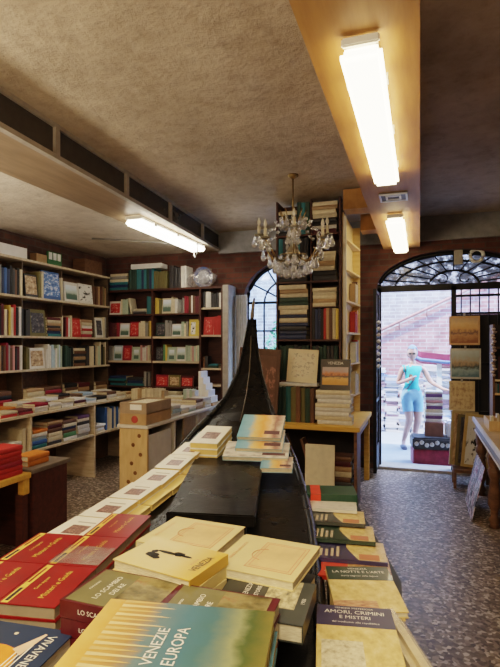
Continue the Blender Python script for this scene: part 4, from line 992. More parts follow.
# -- red guide books on the left of the deck
gR = 'red guide books along the gondola side'
def redbook(label, c_, zt, th=.03, w=.135, d=.19, yaw=-14, full=True):
    e = flat(label, c_, w, d, yaw, zt, th, RED, 'left', gR, pages=plain('pages_grey',(.30,.24,.17),.7))
    if full:
        patch(e,.05,.17,.02,.98,INKY,'gold_stripe'); patch(e,.08,.14,.06,.36,INKK,'stripe_print',.0007); patch(e,.08,.12,.5,.9,RED,'stripe_print',.0007)
        ttl(e,'Misteri e Guida', .021, INKY, .62,.5,90); ttl(e,'Corti segrete', .011, INKY, .36,.5,90)
    return e
def rot_t(x, y, yaw):
    a = math.radians(yaw); return (x*math.cos(a)-y*math.sin(a), x*math.sin(a)+y*math.cos(a))
p0 = Vector((-.462, 1.155)); YW = 8
names = {(0,0):'red guide with gold stripe nearest, touching the maroon novels', (1,0):'red guide with gold stripe beside the nearest red one, outer side', (0,1):'red guide under a glossy plastic sleeve, second along the gondola', (1,1):'red guide second along the gondola, at outer edge', (0,2):'red guide farthest along, beside the white booklets and cream pile'}
for (i, j), nme in names.items():
    dx_, dy_ = rot_t(-i*.137, j*.193, -9)
    for k in range(2):
        lab = nme + (', upper' if k else ', lower')
        e = redbook(lab, (p0.x+dx_, p0.y+dy_), 1.048-.030*(1-k), .029, yaw=-8-k, full=bool(k))
        if k and (i,j) == (0,1):
            MB().b2(-.0665,.0665,-.088,.02,e['th']+.0014,e['th']+.0018).build('plastic_sleeve', CLEAR, e)
# -- white booklets with a picture along the left gunwale
gW = 'white booklets along the left gunwale'
AW = art('booklet_photo', [(.3,(.05,.03,.03)),(.5,(.20,.10,.09)),(.65,(.42,.26,.22)),(.75,(.6,.5,.42))], 6)
WC = plain('cover_white', (.74,.72,.66), .4, var=.04); WP = plain('pages_warm', (.72,.53,.20), .6, var=.12)
for k in range(6):
    t0 = 1.545+.184*k; c0 = -.533+.262*(t0-1.545)
    z0 = deck(t0)+.050; sl = math.atan((deck(t0+.1)-deck(t0-.1))/.2)
    for u in range(2):
        lab = 'white booklet with dark photo, %s from near end of the gunwale row, %s' % (ORD[k+1], 'upper' if u else 'lower')
        e = flat(lab if u else lab.replace('white booklet with dark photo,','yellow booklet sticking out beneath,'), (c0+(0 if u else .044),t0+(0 if u else .008)), .125, .18, -14.5, z0-.023*(1-u), .0225, WC if u else plain('cover_warm_yellow',(.72,.54,.22),.5,var=.06), 'left', gW, pitch=sl, pages=WP)
        if u: patch(e,.30,.80,.22,.60,AW,'cover_picture'); patch(e,.3,.8,.72,.76,plain('print_grey',(.35,.33,.3)),'title_lines')
c0, t0, z0 = on_deck(212, 434, .10)
for u in range(3):
    e = flat('white booklet with dark photo in the tall pile by the prow, '+('bottom','middle','top')[u], (c0,t0), .14, .26, -14, z0-.03*(2-u), .029, WC, 'left', gW, pitch=math.atan(.16), pages=WP)
    if u == 2: patch(e,.25,.8,.25,.62,AW,'cover_picture')
# -- blue and orange sunset books before the prow
AG = art('gondola_sunset', [(0,(.16,.36,.50)),(.25,(.26,.46,.58)),(.36,(.72,.50,.24)),(.55,(.75,.36,.12)),(.72,(.75,.52,.36)),(.85,(.30,.16,.14)),(1,(.62,.55,.48))], 4, 'grad', 0, .35)
gS = 'sunset books before the prow'
for k, (px, py, off, yw, pt) in enumerate(((277,462,.06,-6,.12),(257,449,.085,-8,.28),(261,438,.125,-10,.42),(262,425,.175,-13,.52))):
    c0, t0, z0 = on_deck(px, py, off)
    nm_ = ('nearest and lowest','second from the front','third from the front','rearmost and highest')[k]
    e = flat('blue and orange sunset book before the prow, '+nm_, (c0,t0), (.14,.30,.22,.21)[k], (.15,.15,.16,.17)[k], yw, z0, .021, plain('cover_skyblue',(.25,.45,.56),.4), 'left', gS, pitch=pt)
    patch(e,.0,1,.0,1,AG if k != 1 else art('lagoon_pale',[(.3,(.25,.22,.22)),(.5,(.60,.56,.52)),(.7,(.66,.68,.70))],6),'cover_picture')
    patch(e,.6,.95,.15,.3,plain('print_dark',(.10,.05,.06)),'gondola_print',.0007)

# ------------------------------------------------------------------ plank with the right hand row
pk = thing('display_plank', 'black display plank along the right side of the gondola', 'shelf', cw(.3,1.5,0), TH)
MB().prism([(x-.3,y-1.5) for x, y in ((.115,.7),(.325,.7),(.335,1.05),(.378,1.24),(.412,1.36),(.44,2.15),(.255,2.15),(.245,1.9),(.235,1.6),(.215,1.3),(.175,1.0))], .895, .955).build('plank', BLACKM, pk)
for y in (.85, 2.05): MB().b2(.32-.3, .35-.3, y-1.5, y-1.47, 0, .895).build('leg', BLACKM, pk)
gQ = 'paperbacks on the right hand plank'
def sh(label, t_near, c_, w, d, cover, th=.011, yaw=-11, lift=0., pitch=-.105):
    zb = .956 + lift
    # near edge raised, resting on the next book
    zc = zb + d/2*math.sin(-pitch) + th
    return flat(label, (c_, t_near + d/2), w, d, yaw, zc, th, cover, 'near', gQ, pitch=pitch)
MAP = art('old_map',[(.3,(.42,.28,.08)),(.5,(.60,.43,.16)),(.7,(.70,.55,.28))],7); ATT = art('autumn',[(.3,(.10,.07,.03)),(.5,(.38,.20,.07)),(.65,(.60,.42,.2)),(.75,(.2,.2,.1))],5)
def series(e, mat, figs=True):
    patch(e,.44,1,.03,.97,MAP,'map_print')
    w, d, th = e['w'], e['d'], e['th']
    q = MB(); q.poly([(-w/2+w*(.40+.22*(1-math.cos(f*PI/2))), -d/2+d*(1-f), th+.0009) for f in [i/8 for i in range(9)]] + [(-w/2+w*.40, -d/2, th+.0009)]); q.build('curved_panel', mat, e)
    for k in range(4): patch(e,.06+.08*k,.10+.08*k,.12,.12+.5*R.uniform(.5,1),plain('print_tan',(.42,.33,.22)),'title_lines',.0007)
    if figs: patch(e,.62,.9,.05,.3,plain('print_rust',(.45,.16,.07)),'ship_print',.0008)
e = sh('pale grey map book, farthest of the plain paperbacks on the plank', 1.86,.317,.197,.2,plain('cover_palegrey',(.56,.54,.48),.4))
patch(e,.05,.95,.05,.95,art('pale_map',[(.3,(.45,.40,.36)),(.5,(.60,.57,.52)),(.7,(.66,.62,.55))],6))
e = sh('slate and ochre paperback, second nearest the far end of plank', 1.72,.315,.198,.2,SLATE); series(e,SLATE)
e = sh('dark green and ochre paperback with rust ship on the plank', 1.566,.31,.2,.2,DGRN); series(e,DGRN)
e = sh('indigo and ochre paperback in middle of the plank row', 1.42,.305,.205,.2,PURP); series(e,PURP)
e = sh('red and autumn picture paperback in middle of the plank row', 1.31,.292,.2,.2,plain('cover_bright_red',(.55,.05,.02),.3)); patch(e,.42,1,.22,1,ATT); patch(e,.42,1,0,.22,WHITE,'white_band'); ttl(e,'ARTE',.02,INKW,.22,.2,0)
flat('ochre paperback lying under the dark green map book', (.272,1.175), .155, .12, -3, .988, .031, OCH, 'left', gQ)
e = flat('dark green paperback with ochre map, behind the indigo one in front', (.279,1.232), .163, .225, -3, 1.004, .0145, MAP, 'left', gQ)
patch(e,0,1,.66,1,DGRN,'title_band'); ttl(e,'VENEZIA',.013,INKW,.5,.93,0,name='title_lettering'); ttl(e,'LA NOTTE E L\'ARTE',.017,INKW,.5,.85,0,sxx=.9); ttl(e,'storie segrete della laguna',.009,INKW,.5,.75,0)
pcd = flat('rusty orange picture card lying between two plank paperbacks', (.222,1.165), .12, .10, 0, 1.0035, .003, plain('card_rust',(.42,.20,.10),.4), 'left', gQ, name='picture_card', cat='card') if False else None
patch(e,.0,.62,.0,.2,art('card_rust',[(.3,(.25,.09,.05)),(.5,(.48,.24,.12)),(.7,(.60,.42,.26))],5),'cover_picture')
flat('ochre paperback lying under the nearest indigo book', (.213,.985), .157, .20, -8, 1.002, .045, OCH, 'left', gQ)
e = flat('indigo paperback about loves and crimes, nearest on the plank', (.212,.988), .16, .235, -8, 1.022, .019, MAP, 'left', gQ)
patch(e,0,1,.66,1,PURP,'title_band'); ttl(e,'VENEZIA MISTERIOSA',.0085,INKW,.5,.955,0); ttl(e,'AMORI, CRIMINI',.019,INKW,.5,.885,0,sxx=.92); ttl(e,'E MISTERI',.017,INKW,.5,.80,0,sxx=.92); ttl(e,'dal medioevo alla repubblica',.0085,INKW,.5,.72,0)
patch(e,.06,.56,.05,.44,art('old_print',[(.3,(.30,.25,.16)),(.5,(.58,.50,.34)),(.7,(.70,.64,.48))],6),'cover_picture')
e = flat('green book with red spine at the far end of the plank', (.335,2.07), .20, .13, -5, 1.0, .044, plain('cover_bottle_green',(.012,.05,.03),.35), 'near', gQ)
MB().b2(-.085,-.045,-.0665,-.0655,.001,.043).build('red_band', plain('band_red',(.6,.05,.02),.4), e); patch(e,.08,.28,0,1,plain('band_red',(.6,.05,.02)),'red_band')
# plastic packet at the plank edge
pkt = thing('plastic_packet', 'cream packet in clear plastic at the near plank edge', 'packet', cw(.322,1.0,.956), TH, rot=(0,0,TH+.06))
MB().box((0,0,.023),(.04,.28,.045)).build('packet', plain('packet_cream',(.66,.55,.34),.3), pkt, bevel=.012)
MB().box((0,0,.0245),(.046,.29,.049)).build('wrapping', CLEAR, pkt, bevel=.014)

# ------------------------------------------------------------------ right side: prints, table, odds and ends
def printpic(label, px0_, px1_, py0_, py1_, mat, brd):
    y = YE+.06; x0, x1 = x_on_y(px0_, y), x_on_y(px1_, y)
    zt_, zb_ = oz(py0_, (px0_+px1_)/2, y), oz(py1_, (px0_+px1_)/2, y)
    t = thing('hanging_print', label, 'picture', ((x0+x1)/2, y, zb_), 0, 'prints hung on the iron gate'); w2, hh = (x1-x0)/2, zt_-zb_
    MB().b2(-w2,w2,0,.008,0,hh).build('mount', brd, t); MB().b2(-w2+.02,w2-.02,-.0012,0,.025,hh-.025).build('picture', mat, t)
    MB().b2(-.012,.012,-.004,.012,hh-.01,hh+.035).build('clip', GREYM, t)
    return t
printpic('orange harbour sunset print, topmost on the iron gate', 449,480,316,345, art('print_harbour',[(.05,(.30,.12,.06)),(.3,(.55,.30,.14)),(.42,(.20,.12,.10)),(.55,(.66,.36,.14)),(.75,(.72,.48,.24)),(1,(.55,.38,.24))],6,'grad',2,.5), plain('mount_orange',(.60,.36,.18),.6))
printpic('blue green lagoon print, middle one on the iron gate', 450,481,348.5,379, art('print_lagoon',[(.05,(.12,.20,.24)),(.25,(.30,.40,.42)),(.38,(.08,.10,.10)),(.55,(.45,.32,.20)),(.75,(.42,.46,.42)),(1,(.50,.55,.55))],6,'grad',2,.5), plain('mount_grey',(.52,.50,.44),.6))
printpic('buff drawing of a palace, lowest print on the iron gate', 449,475,381,411, art('print_palace',[(.3,(.25,.13,.07)),(.45,(.50,.34,.17)),(.55,(.62,.46,.24)),(.8,(.62,.47,.26))],6), plain('mount_buff',(.60,.46,.25),.6))
# grey box and white ring over the door
jb = tag(MB().b2(-.05,.05,-.06,0,-.09,.09).build('junction_box', plain('box_grey',(.36,.33,.27),.6), None, (DCX+.05, YE+.09, 2.69), bevel=.006), 'small grey junction box at the top of the door fanlight', 'box')
rg = tag(MB().tube([(.075*math.cos(2*PI*k/24),0,.075*math.sin(2*PI*k/24)) for k in range(25)], .022, 8, cap=False).build('white_ring', PLAST, None, (DCX+.26, YE+.06, 2.70)), 'white ring hanging at the top of the door fanlight', 'ring')
# bead string by the open leaf
bd = thing('bead_string', 'string of pale shells hanging on the open iron leaf', 'beads', (-.47, 6.18, 1.95))
MB().tube([(0,0,0),(0,0,-.62)], .003, 5).build('cord', BLACKM, bd)
for k in range(8): MB().lathe([(.001,.025),(.02,.012),(.026,0),(.018,-.014),(.001,-.025)], 8, 0, (0,0,-.08-k*.075)).build('bead', plain('shell_white',(.66,.64,.62),.3), bd)
# table at the right edge
rt = thing('side_table', 'old table with turned legs and white trimmed edge at right', 'table', (1.0, 4.6, 0))
rx0, rx1, ry0, ry1, rz = .55, 1.4, 3.2, 5.95, .81
def tb_(n, x0, x1, y0, y1, z0, z1, mat, bv=.003): return MB().b2(x0-1.0, x1-1.0, y0-4.6, y1-4.6, z0, z1).build(n, mat, rt, bevel=bv)
tb_('table_top', rx0+.01, rx1, ry0, ry1, rz-.03, rz, plain('table_tan',(.40,.27,.13),.5))
tb_('white_trim', rx0-.008, rx0+.008, ry0, ry1, rz-.035, rz+.012, plain('trim_white',(.66,.67,.72),.4)); tb_('apron', rx0+.02, rx0+.04, ry0+.02, ry1-.02, rz-.13, rz-.035, plain('apron_blue',(.20,.21,.26),.5)); tb_('white_trim', rx0+.01, rx0+.02, ry0, ry1, rz-.14, rz-.125, plain('trim_white',(.66,.67,.72)))
legp = [(.05,0),(.035,.03),(.05,.06),(.028,.1),(.03,.14),(.055,.2),(.05,.3),(.035,.42),(.055,.46),(.055,.5),(.04,.52),(.055,.56),(.055,.68)]
for x, y in ((.62,3.3),(.62,4.85),(.62,5.85),(1.3,3.3),(1.3,5.85)): MB().lathe(legp, 14, 0, (x-1.0,y-4.6,0)).build('leg', BROWNW, rt)
# open crates and frames leaning under and on it
for k, (y, an_, mt, nm2) in enumerate(((5.98,.10,'tan','tan wooden frame leaning beyond the right table, farthest'),(6.05,.1,'olive','')) ):
    if not nm2: continue
for k, (x, y, h_, cn, lab) in enumerate(((.46,6.2,.62,(.40,.30,.14),'tan picture frame leaning left of the right table, outermost'),(.52,6.16,.58,(.16,.13,.06),'dark olive picture frame leaning left of the right table, middle'),(.58,6.12,.60,(.50,.36,.15),'golden picture frame leaning left of the right table, innermost'))):
    t = thing('framed_picture', lab, 'picture', (x, y, .22), rot=(-.08, .08+.02*k, .25))
    w_ = .30
    q = MB(); 
    for (a0,a1,b0,b1) in ((-w_/2,w_/2,0,.03),(-w_/2,w_/2,h_-.03,h_),(-w_/2,-w_/2+.03,.03,h_-.03),(w_/2-.03,w_/2,.03,h_-.03)): q.b2(a0,a1,0,.02,b0,b1)
    q.build('frame', plain('frame_%d' % k, cn, .5), t); MB().b2(-w_/2+.03,w_/2-.03,.008,.012,.03,h_-.03).build('picture', ARTS[(0,5,3)[k]], t)
rk = thing('print_rack', 'low dark rack holding leaning frames beside the right table', 'rack', (.55, 6.16, 0))
MB().b2(-.2,.2,-.16,.16,.18,.215).build('tray', BROWNW, rk)
for sx_ in (-.18,.18):
    for sy in (-.13,.13): MB().b2(sx_-.015,sx_+.015,sy-.015,sy+.015,0,.18).build('leg', BROWNW, rk)
m, nt, b = nodes('clear_sleeve'); out = nt.nodes['Material Output']
tr = nt.nodes.new('ShaderNodeBsdfTransparent'); gl = nt.nodes.new('ShaderNodeBsdfGlossy'); gl.inputs['Roughness'].default_value = .25
mx = nt.nodes.new('ShaderNodeMixShader'); L(nt, ramp(nt, noise(nt, tc(nt), 10.), [(.4,(.03,)*3),(.7,(.12,)*3)]), mx.inputs[0])
L(nt, tr.outputs[0], mx.inputs[1]); L(nt, gl.outputs[0], mx.inputs[2]); L(nt, mx.outputs[0], out.inputs[0]); SLV = m
AP = art('poster_mixed',[(.36,(.012,.012,.014)),(.45,(.03,.025,.03)),(.48,(.62,.58,.55)),(.53,(.66,.60,.58)),(.56,(.42,.09,.14)),(.62,(.03,.02,.025))],3.0, stretch=(.05,1,1.5))
for k, (y, lab) in enumerate(((5.45,'sleeved black, white and pink poster leaning against right table, farther one'),(5.1,'sleeved black, white and pink poster leaning against right table, nearer one'))):
    t = thing('sleeved_poster', lab, 'poster', (.44, y, .003), rot=(0,.22,0), group='sleeved posters against the right table')
    MB().b2(0,.006,-.16,.16,.0,.5).build('poster', AP, t); MB().b2(-.004,-.002,-.17,.17,0,.52).build('sleeve', SLV, t)
# things on the right table
ds = thing('display_rack', 'dark wooden display rack with pale shelf on the right table', 'rack', (1.0, 5.7, rz+.001))
MB().b2(-.30,.35,.14,.16,0,1.0).build('back_panel', plain('rack_dark',(.03,.02,.02),.6), ds)
for x in (-.30,.33): MB().b2(x,x+.02,-.1,.14,0,1.0).build('side_panel', BROWNW, ds)
for z, mt in ((.28,PINE),(.42,CREAM),(.75,BROWNW)): MB().b2(-.28,.33,-.1,.14,z,z+.02).build('shelf', mt, ds)
tray = thing('wooden_tray', 'tan wooden tray on the right table near its far corner', 'tray', (.72, 5.25, rz+.001))
q = MB().b2(-.12,.2,-.2,.2,0,.012); 
for (a0,a1,b0,b1) in ((-.12,.2,-.2,-.19),(-.12,.2,.19,.2),(-.12,-.11,-.19,.19),(.19,.2,-.19,.19)): q.b2(a0,a1,b0,b1,.012,.09)
q.build('tray', PINE, tray)
MB().b2(-.10,.18,-.18,.18,.013,.07).build('postcards', CREAM, tray) if False else None
r = Row((.62, 5.07, rz+.0145), 0, 'wooden tray at right', 'books in the wooden tray'); r.up(.26, ['cream','tan','brown','olive'], (.1,.14), (.02,.03))
r = Row((.73, 5.62, rz+.3015), 0, 'lower rack shelf at right', 'books on the right rack'); r.up(.5, MIX, (.08,.1), (.015,.03))
r = Row((.73, 5.62, rz+.4415), 0, 'upper rack shelf at right', 'books on the right rack'); r.up(.5, ['brown','maroon','black','tan','cream'], (.2,.28), (.02,.05))
bd2 = thing('bead_necklaces', 'bunch of pale bead necklaces hanging on the right rack', 'necklaces', (.70, 5.55, rz+1.0))
MB().tube([(0,.04,-.02),(0,0,-.03),(0,0,-.55)], .003, 5).build('cord', BLACKM, bd2)
for k in range(16): MB().lathe([(.001,.016),(.018+.006*math.sin(k),.008),(.022,0),(.014,-.01),(.001,-.016)], 8, 0, (.012*math.sin(k*2.1),.01*math.cos(k*1.7),-.05-k*.031)).build('bead', plain('bead_pearl',(.52,.42,.38),.3), bd2)
# trunk outside with book stack
tk = thing('travel_chest', 'red and black trunk just outside the doorway threshold', 'trunk', (x_on_y(435,7.2), 7.2, .001), TH*.4)
MB().b2(-.3,.3,-.17,.17,0,.21).build('body', plain('trunk_red',(.22,.02,.04),.5,var=.3), tk, bevel=.01)
MB().b2(-.31,.31,-.18,.18,.212,.37).build('lid', plain('trunk_black',(.05,.05,.055),.5,var=.4), tk, bevel=.02)
q = MB()
for k in range(9): q.lathe([(.001,0),(.028,-.002),(.03,.002)], 8, 0, (-.26+k*.065,-.182,.29+.02*math.sin(k*2)), 1)
q.build('trim_studs', plain('trunk_silver',(.5,.5,.5),.3,.6), tk)
tp = .372
bxo = tag(MB().b2(-.12,.12,-.1,.1,0,.19).build('wooden_box', plain('box_brown',(.22,.12,.10),.6), None, (x_on_y(434,7.2), 7.24, tp), bevel=.006), 'small brown box standing on the red trunk outside', 'box')
cl = MB(); 
cl.box((0,0,.11),(.2,.2,.22)); o = cl.build('white_bundle', plain('cloth_white',(.72,.74,.82),.8), None, (x_on_y(453,7.15), 7.22, tp), bevel=.03); tag(o, 'pale wrapped bundle on the red trunk outside beside brown box', 'bundle')
r = Row((x_on_y(433,7.2)-.10, 7.16, tp+.192), TH*.3, 'brown box outside', 'books stacked outside the door')
r.stack(.23, ['white','purple','white','cream','purple','white','pink','white','purple','white'], .17, (.036,.046))
stack_top = tp+.192+r.topz

# ------------------------------------------------------------------ the woman outside
PX, PY = x_on_y(412, 8.15), 8.15
def skin_body(V, E, Rr, root, sub=2):
    me = D.meshes.new('body'); me.from_pydata(V, E, []); o = D.objects.new('body', me); COL.objects.link(o)
    mdf = o.modifiers.new('s','SKIN'); mdf.use_smooth_shade = True
    for i, r_ in enumerate(Rr):
        sv = me.skin_vertices[0].data[i]; sv.radius = r_ if isinstance(r_, tuple) else (r_, r_)
        sv.use_root = (i == root)
    sd = o.modifiers.new('d','SUBSURF'); sd.levels = sub
    dg = bpy.context.evaluated_depsgraph_get(); dg.update()
    m2 = D.meshes.new_from_object(o.evaluated_get(dg)); D.objects.remove(o); return m2
V, E, RR, ID = [], [], [], {}
def J(n, p, r_, par=None):
    ID[n] = len(V); V.append(p); RR.append(r_)
    if par: E.append((ID[par], ID[n]))
J('pelvis',(0,0,.84),(.15,.105)); J('waist',(-.01,0,.98),(.115,.085),'pelvis'); J('chest',(0,-.01,1.14),(.145,.10),'waist'); J('uchest',(.01,.005,1.245),(.11,.07),'chest')
J('neck',(.01,.0,1.31),.05,'uchest'); J('neck2',(.006,-.012,1.37),.046,'neck')
J('hl',(-.085,0,.78),(.098,.095),'pelvis'); J('kl',(-.05,-.05,.46),(.06,.06),'hl'); J('cl',(-.075,.0,.32),(.052,.05),'kl'); J('al',(-.125,.03,.09),(.033,.034),'cl'); J('fl',(-.14,-.06,.035),(.036,.026),'al'); J('tl',(-.15,-.15,.022),(.034,.018),'fl')
J('hr',(.085,0,.78),(.098,.095),'pelvis'); J('kr',(.075,-.06,.45),(.06,.06),'hr'); J('cr',(.06,.0,.31),(.052,.05),'kr'); J('ar',(.055,.06,.09),(.033,.034),'cr'); J('fr',(.06,-.02,.035),(.036,.026),'ar'); J('tr',(.065,-.11,.022),(.034,.018),'fr')
J('sl',(-.15,.0,1.235),(.052,.05),'uchest'); J('el',(-.215,.02,1.0),.037,'sl'); J('wl',(-.12,-.14,1.06),.026,'el'); J('pl',(-.075,-.17,1.09),(.034,.02),'wl')
J('sr',(.17,.0,1.235),(.052,.05),'uchest'); J('er',(.27,-.05,1.03),.037,'sr'); J('wr',(.40,-.20,.935),.026,'er'); J('pr',(.445,-.25,.925),(.034,.02),'wr')
for s, base, d in (('l', Vector((-.075,-.17,1.09)), Vector((.6,-.25,.4))), ('r', Vector((.445,-.25,.925)), Vector((.7,-.65,-.12)))):
    d.normalize(); side = d.cross(Vector((0,0,1))).normalized()
    for k in range(4):
        o_ = (k-1.5)*.018; ln = (.06,.075,.07,.052)[k]
        J('f%s%da'%(s,k), tuple(base+side*o_+d*.035), .009, 'p'+s); J('f%s%db'%(s,k), tuple(base+side*o_*1.15+d*(.035+ln*.6)+Vector((0,0,-.006))), .0085, 'f%s%da'%(s,k)); J('f%s%dc'%(s,k), tuple(base+side*o_*1.2+d*(.035+ln)+Vector((0,0,-.02))), .007, 'f%s%db'%(s,k))
    J('t%s1'%s, tuple(base-side*.04+d*.008), .010, 'p'+s); J('t%s2'%s, tuple(base-side*.055+d*.04+Vector((0,0,-.008))), .008, 't%s1'%s)
body = skin_body(V, E, RR, 0)
# head: a shaped ellipsoid with nose, brow, jaw and ears joined into the same mesh
bmh = bmesh.new(); bmh.from_mesh(body)
g = bmesh.ops.create_uvsphere(bmh, u_segments=24, v_segments=18, radius=1)
hc = Vector((.0,-.02,1.475)); HM = Matrix.Rotation(-.35,3,'Z') @ Matrix.Rotation(.22,3,'X')
for v in g['verts']:
    p = v.co.copy(); x, y, z = p
    jaw = max(0,-z)
    q_ = Vector((x*.072*(1-.28*jaw), y*.092*(1-.12*jaw), z*.118))
    if y < 0:
        q_.y -= .016*math.exp(-((x/.16)**2+((z+.12)/.14)**2))       # nose
        q_.y += .010*math.exp(-(((abs(x)-.36)/.16)**2+((z-.05)/.12)**2))   # eye sockets
        q_.y -= .005*math.exp(-((x/.3)**2+((z+.48)/.07)**2))         # lips
        q_.y -= .008*math.exp(-((x/.3)**2+((z+.85)/.15)**2))         # chin
    if abs(x) > .9: q_.x *= 1.12
    v.co = HM @ q_ + hc
for f_ in bmh.faces: f_.smooth = True
bmh.to_mesh(body); bmh.free()
SKIN = plain('skin', (.40,.235,.185), .55, var=.06)
body.materials.clear(); body.materials.append(SKIN)
wm = thing('person', 'woman in turquoise vest and pale blue shorts standing outside the doorway', 'person', (PX, PY, .0), TH*.9)
bo = link('body', body, wm)
armpts = [[Vector(V[ID[n]]) for n in c] for c in (('sl','el','wl','pl'),('sr','er','wr','pr'))]
def near_arm(p, thr=.075):
    for c in armpts:
        for a_, b_ in zip(c, c[1:]):
            ab = b_-a_; f_ = max(0, min(1, (p-a_).dot(ab)/ab.length_squared))
            if (p-(a_+ab*f_)).length < thr and not (c[0]-p).length < .06: return True
    return False
def cloth(name, test, off, mat):
    bmc = bmesh.new(); bmc.from_mesh(body)
    bmesh.ops.delete(bmc, geom=[f_ for f_ in bmc.faces if not test(f_.calc_center_median())], context='FACES')
    bmesh.ops.remove_doubles(bmc, verts=bmc.verts[:], dist=1e-5)
    left = set(bmc.verts); best = set()
    while left:
        st_ = [next(iter(left))]; isl = set(st_)
        while st_:
            v_ = st_.pop()
            for e_ in v_.link_edges:
                o_ = e_.other_vert(v_)
                if o_ not in isl: isl.add(o_); st_.append(o_)
        left -= isl
        if len(isl) > len(best): best = isl
    bmesh.ops.delete(bmc, geom=[v_ for v_ in bmc.verts if v_ not in best], context='VERTS')
    bmc.normal_update()
    for v in bmc.verts: v.co += v.normal*off
    me = D.meshes.new(name); bmc.to_mesh(me); bmc.free(); me.materials.clear(); me.materials.append(mat)
    return link(name, me, wm)
cloth('vest', lambda p: .86 < p.z < 1.275 and abs(p.x) < .15 and not near_arm(p), .010, plain('vest_turquoise', (.04,.42,.50), .7, var=.1))
cloth('shorts', lambda p: .58 < p.z < .92 and abs(p.x) < .3 and not near_arm(p), .014, plain('shorts_pale_blue', (.17,.33,.50), .8, var=.1))
# hair, sunglasses, bag strap, shoes
q = MB(); g = bmesh.ops.create_uvsphere(q.bm, u_segments=20, v_segments=14, radius=1)
dele = []
for v in g['verts']:
    x, y, z = v.co
    if (y < -.35 and z < .45) or z < -.75: dele.append(v)
    v.co = HM @ Vector((x*.082, y*.102+.006, z*.126+.006)) + hc
bmesh.ops.delete(q.bm, geom=dele, context='VERTS')
q.tube([hc+HM@Vector((.0,.09,.03)), hc+HM@Vector((.01,.14,-.02)), hc+HM@Vector((.01,.14,-.12)), hc+HM@Vector((.01,.12,-.19))], [.03,.035,.028,.008], 8)
for f_ in q.bm.faces: f_.smooth = True
q.build('hair', plain('hair_haze_blue', (.12,.20,.32), .6), wm)  # blue of the daylight haze painted into the hair colour
q = MB()
for s in (-1,1): q.box(hc+HM@Vector((s*.03,-.092,.012)), (.042,.008,.028), rz=-.35)
q.tube([hc+HM@Vector((-.05,-.09,.02)), hc+HM@Vector((.05,-.09,.02))], .004, 6); q.build('sunglasses', DARK, wm)
q = MB().tube([(.10,-.02,1.285),(.07,-.10,1.2),(-.0,-.135,1.08),(-.09,-.11,.95),(-.14,-.03,.87)], .008, 6); q.build('bag_strap', plain('strap_dark',(.08,.10,.14),.6), wm)
for n in ('l','r'):
    a_, t_ = Vector(V[ID['a'+n]]), Vector(V[ID['t'+n]])
    q = MB().tube([Vector((a_.x,a_.y+.03,.022)), Vector(V[ID['f'+n]])*1, Vector((t_.x,t_.y,.026))], [.042,.044,.036], 10)
    for v in q.bm.verts: v.co.z = max(.002, v.co.z*.9)
    q.build('shoe', plain('shoe_dark',(.10,.10,.14),.6), wm)

# ------------------------------------------------------------------ light
w = D.worlds.new('World'); SC.world = w; w.use_nodes = True
nt = w.node_tree; bgn = nt.nodes['Background']
sk = nt.nodes.new('ShaderNodeTexSky'); sk.sky_type = 'NISHITA'; sk.sun_disc = False; sk.sun_elevation = math.radians(50); sk.sun_rotation = 1.0
nt.links.new(mixc(nt, 1.0, sk.outputs[0], (.70,.90,1.2), 'MULTIPLY'), bgn.inputs[0]); bgn.inputs[1].default_value = 1.7
sun = D.lights.new('sun','SUN'); sun.energy = 6.5; sun.angle = .01; sun.color = (1,.95,.88)
so = D.objects.new('sun', sun); COL.objects.link(so)
so.rotation_euler = Vector((.55,.50,-1.15)).to_track_quat('-Z','Y').to_euler()
def area(name, loc, rot, sx_, sy_, e, c):
    l = D.lights.new(name,'AREA'); l.shape = 'RECTANGLE'; l.size = sx_; l.size_y = sy_; l.energy = e; l.color = c
    o = D.objects.new(name, l); COL.objects.link(o); o.location = loc; o.rotation_euler = rot; return o
# further tubes of the same run, behind the photographer
area('tube_lamp', (-.22,-.6,2.72), (0,0,0), .17, 1.6, 34, (1,.82,.55))
area('tube_lamp', (-2.8,1.4,2.86), (0,0,0), .17, 1.6, 22, (1,.84,.6))
area('tube_lamp', (1.2,-1.5,2.9), (0,0,0), .17, 1.6, 16, (1,.84,.6))

area('ceiling_fill', (-1.9,-1.2,1.9), (PI,0,0), 1.6, 1.6, 150, (1,.82,.58))  # unseen upward fills added to brighten the ceiling, no fixtures here
area('ceiling_fill', (1.4,.6,1.9), (PI,0,0), .8, 1.6, 8, (1,.85,.65))
area('ceiling_fill', (-3.9,1.6,1.5), (PI,0,0), .8, 1.6, 42, (1,.88,.72))
#@CAM
cam = D.cameras.new('camera'); co = D.objects.new('camera', cam); COL.objects.link(co)
co.location = (0,0,CH); co.rotation_euler = (PI/2, 0, TH)
cam.sensor_fit = 'VERTICAL'; cam.sensor_height = 24; cam.lens = 24*F/667; cam.shift_y = (CY-333.5)/667
cam.clip_start = .05
SC.camera = co
SC.view_settings.view_transform = 'Filmic'; SC.view_settings.look = 'Medium High Contrast'
SC.view_settings.exposure = .85

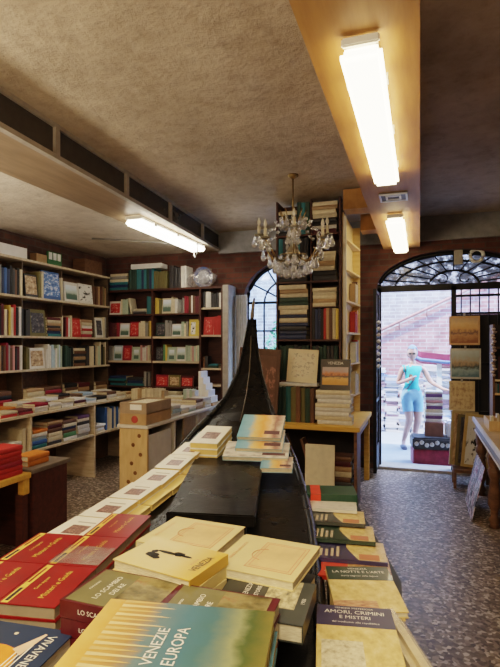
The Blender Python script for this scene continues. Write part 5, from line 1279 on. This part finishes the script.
# ------------------------------------------------------------------ keep the 300 books that show largest, the rest as one object
def top_of(o):
    while o.parent: o = o.parent
    return o
bpy.context.view_layer.update()
from mathutils.bvhtree import BVHTree
vs_, ps_, own = [], [], []
for o in SC.objects:
    if o.type != 'MESH' or o.name.split('.')[0] in ('pane','sleeve','wrapping','plastic_bag','crystal_drop','crystal_bead','plastic_sleeve'): continue
    k0 = len(vs_); M_ = o.matrix_world
    vs_.extend([M_ @ v.co for v in o.data.vertices])
    for p_ in o.data.polygons: ps_.append([k0+i_ for i_ in p_.vertices]); own.append(o.name)
tree = BVHTree.FromPolygons(vs_, ps_)
cnt = {}; org = Vector((0,0,CH))
for py in range(186, 667):
    for px in range(500):
        d_ = cw((px+.5-CX)/F, 1, -(py+.5-CY)/F).normalized()
        hit = tree.ray_cast(org, d_)
        if hit[2] is not None: cnt[own[hit[2]]] = cnt.get(own[hit[2]], 0)+1
tot = {}
for n_, k in cnt.items():
    t_ = top_of(D.objects[n_]); tot[t_.name] = tot.get(t_.name, 0)+k
books = [o for o in SC.objects if o.parent is None and o.get('category') == 'book']
books.sort(key=lambda o: -tot.get(o.name, 0))
single = [o for o in books if o.type == 'MESH']; keep = set(books[:296]) | {o for o in books if o.type != 'MESH'}
rest = [o for o in single if o not in keep]
print('BOOKS', len(books), 'kept', len(keep), 'rest', len(rest), 'px in rest', sum(tot.get(o.name,0) for o in rest), 'unseen', sum(1 for o in rest if not tot.get(o.name)), 'smallest kept', tot.get(books[295].name,0))
acc = bmesh.new(); mats_ = [CLOTH, PAGES, GOLD, WHITE, DARK]
cl_layer = acc.verts.layers.float_color.new('tint')
for o in rest:
    me = o.data.copy(); me.transform(o.matrix_world)
    mp = [mats_.index(m_) for m_ in me.materials]
    idx = [0]*len(me.polygons); me.polygons.foreach_get('material_index', idx); me.polygons.foreach_set('material_index', [mp[i_] for i_ in idx])
    acc.from_mesh(me); D.meshes.remove(me); D.objects.remove(o)
if rest:
    me = D.meshes.new('books'); acc.to_mesh(me)
    for m_ in mats_: me.materials.append(m_)
    tag(link('books', me), 'remaining small books filling shelves, counters and piles around the room', 'books', kind='stuff')
acc.free()
